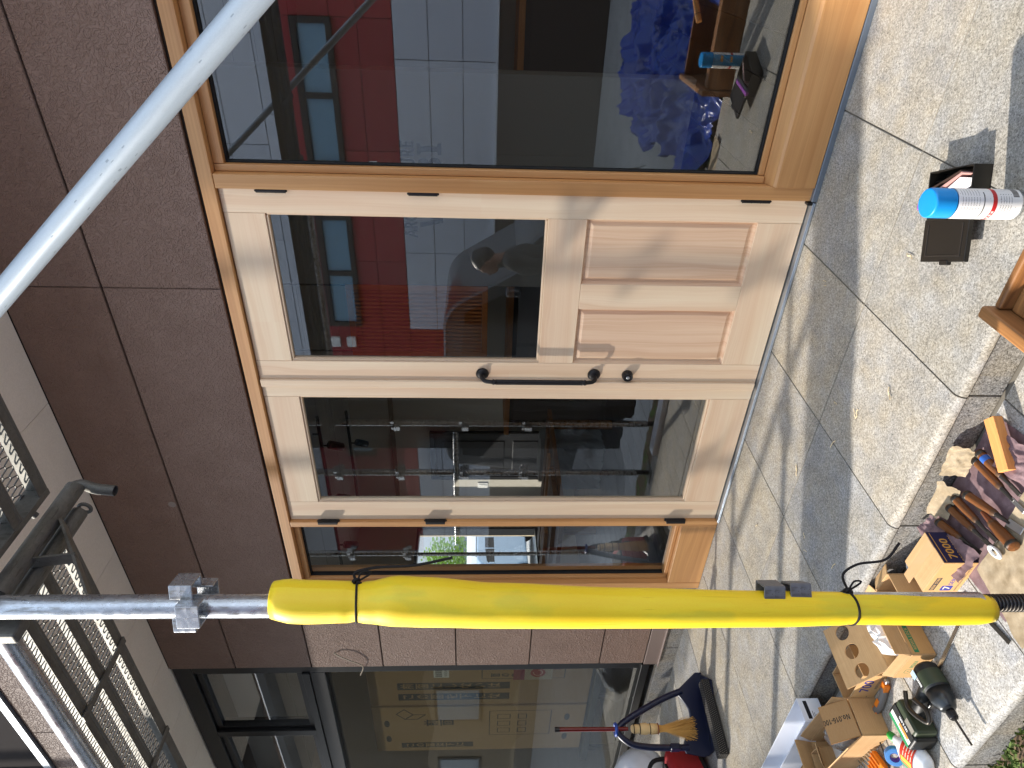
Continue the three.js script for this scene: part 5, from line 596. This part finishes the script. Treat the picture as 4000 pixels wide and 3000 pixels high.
{ // cordless impact driver lying on its side
  const T = thing('impact_driver', 'dark green and black cordless impact driver lying on the step', 'impact driver', [-0.925, Y1 + 0.036, 1.295], 0.02), green = S(0x37402c, 0.5), bk = S(0x161614, 0.5);
  const ax = V(-0.02, 0, 1); M('motor_housing', orient(lathe([[0.0005, -0.055], [0.026, -0.054], [0.033, -0.046], [0.034, 0.02], [0.0005, 0.02]], 26), ax, V(0, 0, 0)), bk, T); M('green_shell', orient(lathe([[0.0342, -0.03], [0.0355, -0.028], [0.0355, 0.012], [0.0342, 0.014]], 26), ax, V(0, 0, 0)), green, T); M('hammer_case', orient(lathe([[0.0005, 0.02], [0.033, 0.02], [0.031, 0.05], [0.022, 0.07], [0.016, 0.076], [0.0005, 0.077]], 26), ax, V(0, 0, 0)), S(0x3d3f40, 0.3, { metalness: 0.6 }), T);
  M('chuck', orient(lathe([[0.0005, 0.076], [0.012, 0.076], [0.013, 0.082], [0.012, 0.096], [0.009, 0.1], [0.0005, 0.1]], 20), ax, V(0, 0, 0)), blackIron, T); M('driver_bit', [cyl(V(-0.002, 0, 0.098), V(-0.0032, -0.004, 0.168), 0.0034, 0.003, 6)], steelDark, T);
  M('handle_grip', tube([V(-0.02, 0, -0.012), V(-0.06, 0, -0.004), V(-0.11, 0, 0.004), V(-0.14, 0, 0.008)], 0.021, 20, 14), bk, T); M('trigger', bx(0.03, 0.018, 0.014, -0.055, 0, 0.026, 0.005), S(0x0d0d0d, 0.3), T);
  const bt = M('battery', bx(0.055, 0.07, 0.12, -0.185, -0.001, 0.015, 0.008), bk, T); M('battery_shoe', bx(0.03, 0.066, 0.105, -0.15, 0.0, 0.012, 0.008), green, T);
  const lb = printed(0.1, 0.05, (c, w, h) => { c.fillStyle = '#1b1c1a'; c.fillRect(0, 0, w, h); c.fillStyle = '#1f8a52'; c.fillRect(0, 0, w, 30); c.fillStyle = '#e8e6dc'; c.fillRect(0, 30, w, 40); c.fillStyle = '#d78a3a'; c.fillRect(30, 46, 120, 26); c.fillStyle = '#eee'; c.font = 'bold 26px sans-serif'; c.fillText('18V 6.0Ah', 60, 110); }, 256, 128); lb.g.rotateX(-Math.PI / 2); lb.g.rotateY(Math.PI / 2); lb.g.translate(-0.186, 0.0346, 0.015); M('battery_label', lb.g, lb.m, bt);
  const hk = printed(0.03, 0.012, (c, w, h) => { c.fillStyle = '#161614'; c.fillRect(0, 0, w, h); c.fillStyle = '#f2f2ee'; c.font = 'bold 44px sans-serif'; c.fillText('HiKOKI', 44, 48); }, 256, 64); hk.g.rotateY(Math.PI / 2 - 0.0); hk.g.translate(0.0, 0, 0); hk.g.rotateX(0); hk.g.applyMatrix4(new THREE.Matrix4().makeTranslation(-0.157, 0.012, 0.02)); { const g = prep(new THREE.PlaneGeometry(0.045, 0.016)); g.rotateX(-Math.PI / 2); g.rotateY(Math.PI / 2); g.translate(-0.006, 0.0358, -0.01); M('maker_mark', g, hk.m, T); }
  M('belt_hook', tube([V(-0.1, 0.024, -0.04), V(-0.11, 0.034, 0.0), V(-0.085, 0.036, 0.05), V(-0.06, 0.034, 0.075), V(-0.05, 0.03, 0.05), V(-0.075, 0.03, 0.0)], 0.0065, 30, 8), steelDark, T); M('rating_plate', bx(0.018, 0.0006, 0.022, -0.01, 0.0362, -0.034, 0), S(0xa9c4d6, 0.4), T); M('button_panel', bx(0.02, 0.0008, 0.04, -0.152, 0.0335, 0.035, 0), S(0x8a8578, 0.5), T);
}
{ const T = thing('glue_bottle', 'white squeeze bottle with a green cap and red label lying on the step', 'bottle'); const d = V(0.5, 0, 0.78).normalize(), A = V(-1.235, Y1 + 0.029, 1.29); const b = lathe([[0.0005, 0], [0.011, 0], [0.012, 0.012], [0.016, 0.022], [0.03, 0.05], [0.035, 0.08], [0.034, 0.115], [0.028, 0.145], [0.02, 0.152], [0.0005, 0.153]], 28); b.scale(1.3, 1, 0.8); const fr = new THREE.Matrix4().makeBasis(V(-d.z, 0, d.x), d, V(0, 1, 0)).setPosition(A); b.applyMatrix4(fr); M('bottle_body', b, P(0xf2f2f0, 0.3), T);
  const c = lathe([[0.0005, -0.03], [0.009, -0.03], [0.012, -0.022], [0.0125, -0.001], [0.0005, -0.001]], 20); c.applyMatrix4(fr); M('green_cap', c, S(0x2f9a3a, 0.4), T);
  const lg = new THREE.CylinderGeometry(0.0358, 0.0342, 0.06, 20, 6, true, -1.0, 2.0); lg.rotateY(0); const lm = canvasTex(256, 256, (q) => { q.fillStyle = '#cf3a26'; q.fillRect(0, 0, 256, 256); q.fillStyle = '#1f8a4c'; q.fillRect(200, 0, 56, 256); q.fillStyle = '#f2e6d0'; q.font = 'bold 40px sans-serif'; for (let k = 0; k < 4; k++) { q.fillRect(20, 30 + k * 50, 60, 12); q.fillRect(90, 30 + k * 50, 40, 12); } q.fillStyle = '#f0b23a'; q.fillRect(140, 20, 44, 210); }); const l2 = prep(lg); l2.translate(0, 0.092, 0); l2.scale(1.315, 1, 0.81); l2.applyMatrix4(fr); M('printed_label', l2, S(0xffffff, 0.5, { map: lm, side: THREE.DoubleSide }), T); }
{ const T = thing('tape_roll', 'roll of blue masking tape with a purple core lying by the glue bottle', 'tape roll', [-1.285, Y1, 1.315]); M('tape', [orient(lathe([[0.014, -0.012], [0.026, -0.012], [0.027, -0.01], [0.027, 0.01], [0.026, 0.012], [0.014, 0.012]], 30), V(0.5, 0.45, 0.75), V(0, 0.026, 0))], S(0x4a86c4, 0.6), T); M('core', [orient(lathe([[0.0125, -0.0115], [0.0142, -0.0115], [0.0142, 0.0115], [0.0125, 0.0115], [0.0125, -0.0115]], 30), V(0.5, 0.45, 0.75), V(0, 0.026, 0))], S(0x4a2f9a, 0.6), T); }
{ const or = S(0xe07a12, 0.45), T = thing('carpet_knife', 'orange and grey trimming knife lying by the blue numbered carton', 'knife', [-1.235, Y1 + 0.012, 1.165], 0.13); M('handle', tube([V(-0.055, 0, 0), V(-0.02, 0, 0.006), V(0.02, 0, 0.004), V(0.055, 0, -0.004)], 0.0125, 20, 10), S(0x6d6a66, 0.5), T); M('end_guard', bx(0.03, 0.02, 0.026, -0.055, 0, 0, 0.006), or, T); M('head', bx(0.034, 0.02, 0.026, 0.056, 0, -0.003, 0.006), or, T); M('thumb_pad', bx(0.03, 0.006, 0.014, -0.008, 0.012, 0.004, 0.003), or, T); for (const z of [-0.006, 0.006]) M('blade_tip', bx(0.028, 0.003, 0.005, -0.08, -0.004, z, 0.001), steelDark, T); M('blade_clamp', bx(0.018, 0.012, 0.014, 0.078, 0, -0.006, 0.003), steel, T); }
{ const T = thing('bit_set', 'orange holder with a row of steel drill bits at the step edge', 'bit set', [-1.44, Y1, 1.265], 0.35); M('holder', bx(0.1, 0.018, 0.07, 0, 0.016, 0.03, 0.005), S(0xe07a12, 0.45), T); for (let k = 0; k < 6; k++) { M('drill_bit', cyl(V(-0.042 + k * 0.016, 0.018, -0.004), V(-0.048 + k * 0.016, 0.022, -0.07), 0.0035, 0.0025, 8), steel, T); M('slot_rib', bx(0.006, 0.006, 0.05, -0.042 + k * 0.016, 0.026, 0.02, 0.002), S(0xc2670c, 0.5), T); } }
{ const T = thing('screwdriver', 'thin screwdriver with a dark red handle beside the bit holder', 'screwdriver'); M('shaft', cyl(V(-1.343, Y1 + 0.012, 1.222), V(-1.362, Y1 + 0.014, 1.318), 0.0028, 0.0028, 8), steelDark, T); M('handle', orient(lathe([[0.0005, 0], [0.008, 0.002], [0.011, 0.012], [0.01, 0.03], [0.012, 0.06], [0.009, 0.08], [0.0005, 0.082]], 16), V(-0.19, 0, 0.98), V(-1.362, Y1 + 0.014, 1.315)), S(0x6e1416, 0.35), T); }
for (const [a, b, lab] of [[V(-0.665, Y1 + 0.002, 1.19), V(-0.634, Y1 + 0.002, 1.362), 'dark steel ruler on the step beside the foam pole foot'], [V(-0.72, Y1 + 0.002, 1.226), V(-0.925, Y1 + 0.002, 1.255), 'bright steel ruler lying between the cartons and the driver']]) { const d = b.clone().sub(a), g = bx(0.013, 0.0012, d.length(), 0, 0, 0, 0.0003, 'z'); g.rotateY(Math.atan2(d.x, d.z)); const c = a.clone().lerp(b, 0.5); g.translate(c.x, c.y, c.z); const T = thing('steel_ruler', lab, 'ruler', [0, 0, 0], 0, 'steel rulers'); M('blade', g, lab[0] === 'd' ? steelDark : steel, T); const tk = []; for (let k = 1; k < 30; k++) { const q = bx(k % 5 ? 0.004 : 0.007, 0.0002, 0.0007, k % 5 ? 0.0042 : 0.0027, 0.0008, 0, 0); q.rotateY(Math.atan2(d.x, d.z)); const e = a.clone().lerp(b, k / 30); q.translate(e.x, e.y, e.z); tk.push(q); } M('graduations', tk, rubber, T); }
// ---------------------------------------------------------------- right-hand side of the landing
{ // open hardware case
  const T = thing('hardware_case', 'open black plastic hardware case with papers and small parts', 'case', [0.222, 0.001, 0.752], -1.93 + Math.PI / 2), bp = S(0x17140f, 0.4), t = 0.0035; // local x: from box to lid
  T.rotation.y = 0; const U = V(0.1, 0, -0.0455).normalize(), W = V(0.0505, 0, 0.145).normalize(), Mx = new THREE.Matrix4().makeBasis(U, V(0, 1, 0), U.clone().cross(V(0, 1, 0))); const put = (n, g, m) => { g.applyMatrix4(Mx); return M(n, g, m, T); }; // U points from the lid to the box
  const box = (w, d, h, cx, y) => [bx(w, t, d, cx, y + t / 2, 0, 0.001), bx(w, h, t, cx, y + h / 2, d / 2 - t / 2, 0.001), bx(w, h, t, cx, y + h / 2, -d / 2 + t / 2, 0.001), bx(t, h, d - 2 * t, cx - w / 2 + t / 2, y + h / 2, 0, 0.001), bx(t, h, d - 2 * t, cx + w / 2 - t / 2, y + h / 2, 0, 0.001)];
  put('case_base', mergeGeometries(box(0.112, 0.156, 0.046, 0.058, 0)), bp); put('divider', bx(0.003, 0.03, 0.15, 0.09, 0.016, 0, 0.001), bp); const lid = put('case_lid', mergeGeometries([bx(0.106, 0.004, 0.16, -0.058, 0.04, 0, 0.002), bx(0.106, 0.01, 0.004, -0.058, 0.035, 0.078, 0.001), bx(0.106, 0.01, 0.004, -0.058, 0.035, -0.078, 0.001), bx(0.004, 0.01, 0.152, -0.109, 0.035, 0, 0.001)]), bp); put('latch', bx(0.012, 0.012, 0.03, -0.113, 0.038, 0.01, 0.002), bp); put('lid_rim', mergeGeometries([bx(0.08, 0.0015, 0.003, -0.058, 0.0425, 0.062, 0.0005), bx(0.08, 0.0015, 0.003, -0.058, 0.0425, -0.062, 0.0005), bx(0.003, 0.0015, 0.12, -0.096, 0.0425, 0, 0.0005)]), S(0x2a2622, 0.3)); put('hinge_bar', bx(0.008, 0.006, 0.14, -0.0025, 0.043, 0, 0.002), bp);
  const pg = (a, b, c2, n, m) => { const g = bx(a, b, c2, 0, 0, 0, 0.0005); return g; };
  { const P1 = thing('folded_leaflet', 'folded white and pink instruction leaflets standing in the hardware case', 'leaflet', [0.222, 0.001, 0.752]); const q = (n, g, m) => { g.applyMatrix4(Mx); M(n, g, m, P1); }; const s1 = bx(0.001, 0.05, 0.11, 0, 0.03, 0, 0); s1.rotateY(0.5); s1.translate(0.06, 0, 0.0); q('white_sheet', s1, S(0xe9e7ea, 0.7)); const s2 = bx(0.003, 0.05, 0.12, 0, 0.032, 0, 0); s2.rotateY(0.38); s2.translate(0.075, 0, 0.0); q('pink_sheet', s2, S(0xb98d86, 0.7)); const s3 = bx(0.004, 0.052, 0.12, 0, 0.033, 0, 0); s3.rotateY(0.3); s3.translate(0.083, 0, -0.004); q('brown_wallet', s3, S(0x3a2b24, 0.5)); }
  { const K = thing('folding_cutter', 'purple handled cutter poking out of the hardware case', 'cutter', [0.222, 0.001, 0.752]); const q = (n, g, m) => { g.applyMatrix4(Mx); M(n, g, m, K); }; const b = bx(0.018, 0.014, 0.1, 0, 0, 0, 0.004); b.rotateX(-0.25); b.translate(0.03, 0.058, -0.055); q('purple_handle', b, P(0xa04ab0, 0.3)); const b2 = bx(0.012, 0.012, 0.1, 0, 0, 0, 0.003); b2.rotateX(-0.25); b2.translate(0.046, 0.058, -0.053); q('dark_handle', b2, S(0x1d1b20, 0.4)); }
}
{ const T = thing('spray_can', 'tall white spray can with a bright blue cap on the landing', 'spray can', [0.301, 0.001, 0.889], -0.15); M('cap', lathe([[0.0305, 0.153], [0.0325, 0.154], [0.0325, 0.196], [0.0318, 0.2], [0.029, 0.2025], [0.0005, 0.2025]], 40), P(0x1290d8, 0.4), T);
  const lm = canvasTex(512, 384, (c, w, h) => { c.fillStyle = '#eceae6'; c.fillRect(0, 0, w, h); c.fillStyle = '#2c8fc4'; c.fillRect(0, 0, 120, h); c.fillStyle = '#e0a030'; c.fillRect(20, 200, 60, 26); c.fillRect(10, 80, 70, 30); c.fillStyle = '#c22a2c'; c.fillRect(120, 205, 392, 26); c.fillStyle = '#e9c9c4'; for (let k = 0; k < 5; k++) c.fillRect(220 + k * 22, 211, 14, 14); c.fillStyle = '#333'; c.fillRect(130, 150, 300, 6); for (let r = 0; r < 7; r++) { for (let k = 0; k < 40; k++) { c.fillStyle = k % 7 === 3 ? '#eceae6' : '#8b8883'; c.fillRect(150 + k * 8, 20 + r * 17, 5, 4); } } for (let r = 0; r < 5; r++) for (let k = 0; k < 34; k++) { c.fillStyle = k % 6 === 2 ? '#eceae6' : '#77746f'; c.fillRect(150 + k * 8, 252 + r * 16, 5, 4); } c.fillStyle = '#222'; for (let k = 0; k < 26; k++) c.fillRect(400 + k * 3, 330, 1 + (k * 5) % 3, 36); let s = 3; c.fillStyle = 'rgba(40,36,32,.7)'; for (let k = 0; k < 60; k++) { s = s * 16807 % 2147483647; const x = 120 + s % 390; s = s * 16807 % 2147483647; c.fillRect(x, s % 380, 2 + s % 5, 2); } });
  const lg = prep(new THREE.CylinderGeometry(0.033, 0.033, 0.143, 48, 1, true)); lg.rotateY(2.35); lg.translate(0, 0.0795, 0); M('printed_can', lg, P(0xffffff, 0.35, { map: lm, clearcoat: 0.4 }), T); M('can_ends', [lathe([[0.0005, 0.003], [0.028, 0.002], [0.0315, 0.0], [0.0325, 0.004], [0.0325, 0.0085], [0.0329, 0.0085]], 40), lathe([[0.033, 0.1505], [0.0315, 0.1525], [0.0005, 0.153]], 40)], steel, T); }
{ // wooden tool box straddling the lower step
  const T = thing('wooden_tool_box', 'old brown open wooden tool box on the lower step', 'tool box', [0, 0, 0]); const w = (n, a, b, c, d, e, f, g = 'x') => M(n, bc(a, b, c, d, e, f, 0.006, g, true), oldWood, T);
  w('end_board', 0.112, 0.14, Y1, 0.115, 1.062, 1.52, 'z'); w('end_board', 0.78, 0.808, Y1, 0.115, 1.062, 1.52, 'z'); w('side_board', 0.141, 0.779, Y1, 0.095, 1.07, 1.088); w('side_board', 0.141, 0.779, Y1, 0.095, 1.49, 1.508); w('bottom_board', 0.141, 0.779, Y1, Y1 + 0.015, 1.089, 1.489); w('cover_slat', 0.141, 0.779, 0.058, 0.07, 1.089, 1.2); M('corner_block', bc(0.1415, 0.165, Y1 + 0.016, 0.057, 1.0885, 1.112, 0.003), oldWood, T); }
{ // blue tarpaulin on the ground, mirrored in the big window
  const TP = thing('blue_tarpaulin', 'crumpled blue tarpaulin on the ground, mirrored in the big window', 'tarpaulin'), tm = P(0x103c9c, 0.32, { side: THREE.DoubleSide, clearcoat: 0.25 });
  const crumple = (w, d, nx, nz, cx, cy, cz, big, edge, s) => { const g = new THREE.PlaneGeometry(w, d, nx, nz); g.rotateX(-Math.PI / 2); const p = g.attributes.position; for (let i = 0; i < p.count; i++) { const x = p.getX(i), z = p.getZ(i), r = 1 - Math.abs(2 * fbm(x * 2.4 + 20, z * 2.4 + 20, 999, 999, s, 3) - 1), q = 1 - Math.abs(2 * fbm(x * 6 + 30, z * 6 + 30, 999, 999, s + 2, 3) - 1), k = 1 - Math.abs(2 * fbm(x * 15 + 30, z * 15 + 30, 999, 999, s + 7, 2) - 1); const out = Math.max(sstep(w / 2 - 0.12, w / 2, Math.abs(x)), sstep(d / 2 - 0.12, d / 2, Math.abs(z))); p.setXYZ(i, x + (fbm(z * 3 + 8, 1, 999, 999, s + 4, 2) - 0.5) * 0.3, big * Math.pow(r, 3) + 0.07 * Math.pow(q, 4) + 0.02 * Math.pow(k, 3) - edge * out, z + (fbm(x * 3 + 8, 2, 999, 999, s + 5, 2) - 0.5) * 0.2); } g.computeVertexNormals(); g.translate(cx, cy, cz); return prep(g); };
  M('spread_sheet', crumple(3.0, 2.5, 170, 150, 0.95, -0.215, 2.86, 0.16, 0, 81), tm, TP); M('draped_fold', crumple(1.1, 0.62, 90, 60, 1.0, 0.12, 1.5, 0.1, 0.2, 91), tm, TP);
  const S1 = thing('wooden_pole', 'round pale wooden pole lying across the tool box, mirrored in the window', 'pole'); M('shaft', cyl(V(0.42, 0.15, 1.2), V(1.3, 0.35, 1.75), 0.014, 0.014, 12), blockWood, S1); M('end_ring', orient(prep(new THREE.TorusGeometry(0.0145, 0.002, 6, 16).rotateX(Math.PI / 2)), V(0.85, 0.2, 0.53), V(0.45, 0.157, 1.219)), steelDark, S1);
}
{ // wood shavings swept onto the landing
  const gs = [0, 1, 2].map(k => { const c = new THREE.CatmullRomCurve3([V(-0.012, 0.001, 0), V(-0.004, 0.004, 0.002), V(0.005, 0.002, -0.002 + k * 0.003), V(0.014, 0.005, 0.001)]); const g = new THREE.TubeGeometry(c, 10, 0.0016, 4); g.scale(1, 0.7, 1); return prep(g); }), m = S(0xe8d3a8, 0.8);
  for (const [x, z] of [[-0.46, 0.66], [-0.452, 0.672], [-0.5, 0.55], [-0.86, 0.47], [-0.87, 0.48], [-0.2, 0.25], [-1.02, 0.66], [-1.06, 0.7], [-0.62, 0.62], [-0.95, 0.86], [-0.3, 0.77], [0.06, 0.62], [-0.21, 0.26], [-1.3, 0.35]]) { const o = M('wood_shaving', gs[Math.floor(rnd() * 3)], m); o.position.set(x, 0.0015, z); o.rotation.y = rr(0, 6.3); o.scale.setScalar(rr(0.7, 1.5)); tag(o, 'tiny pale wood shaving on the granite landing', 'wood shaving', 'wood shavings on the landing'); }
}
renderer.render(scene, camera);
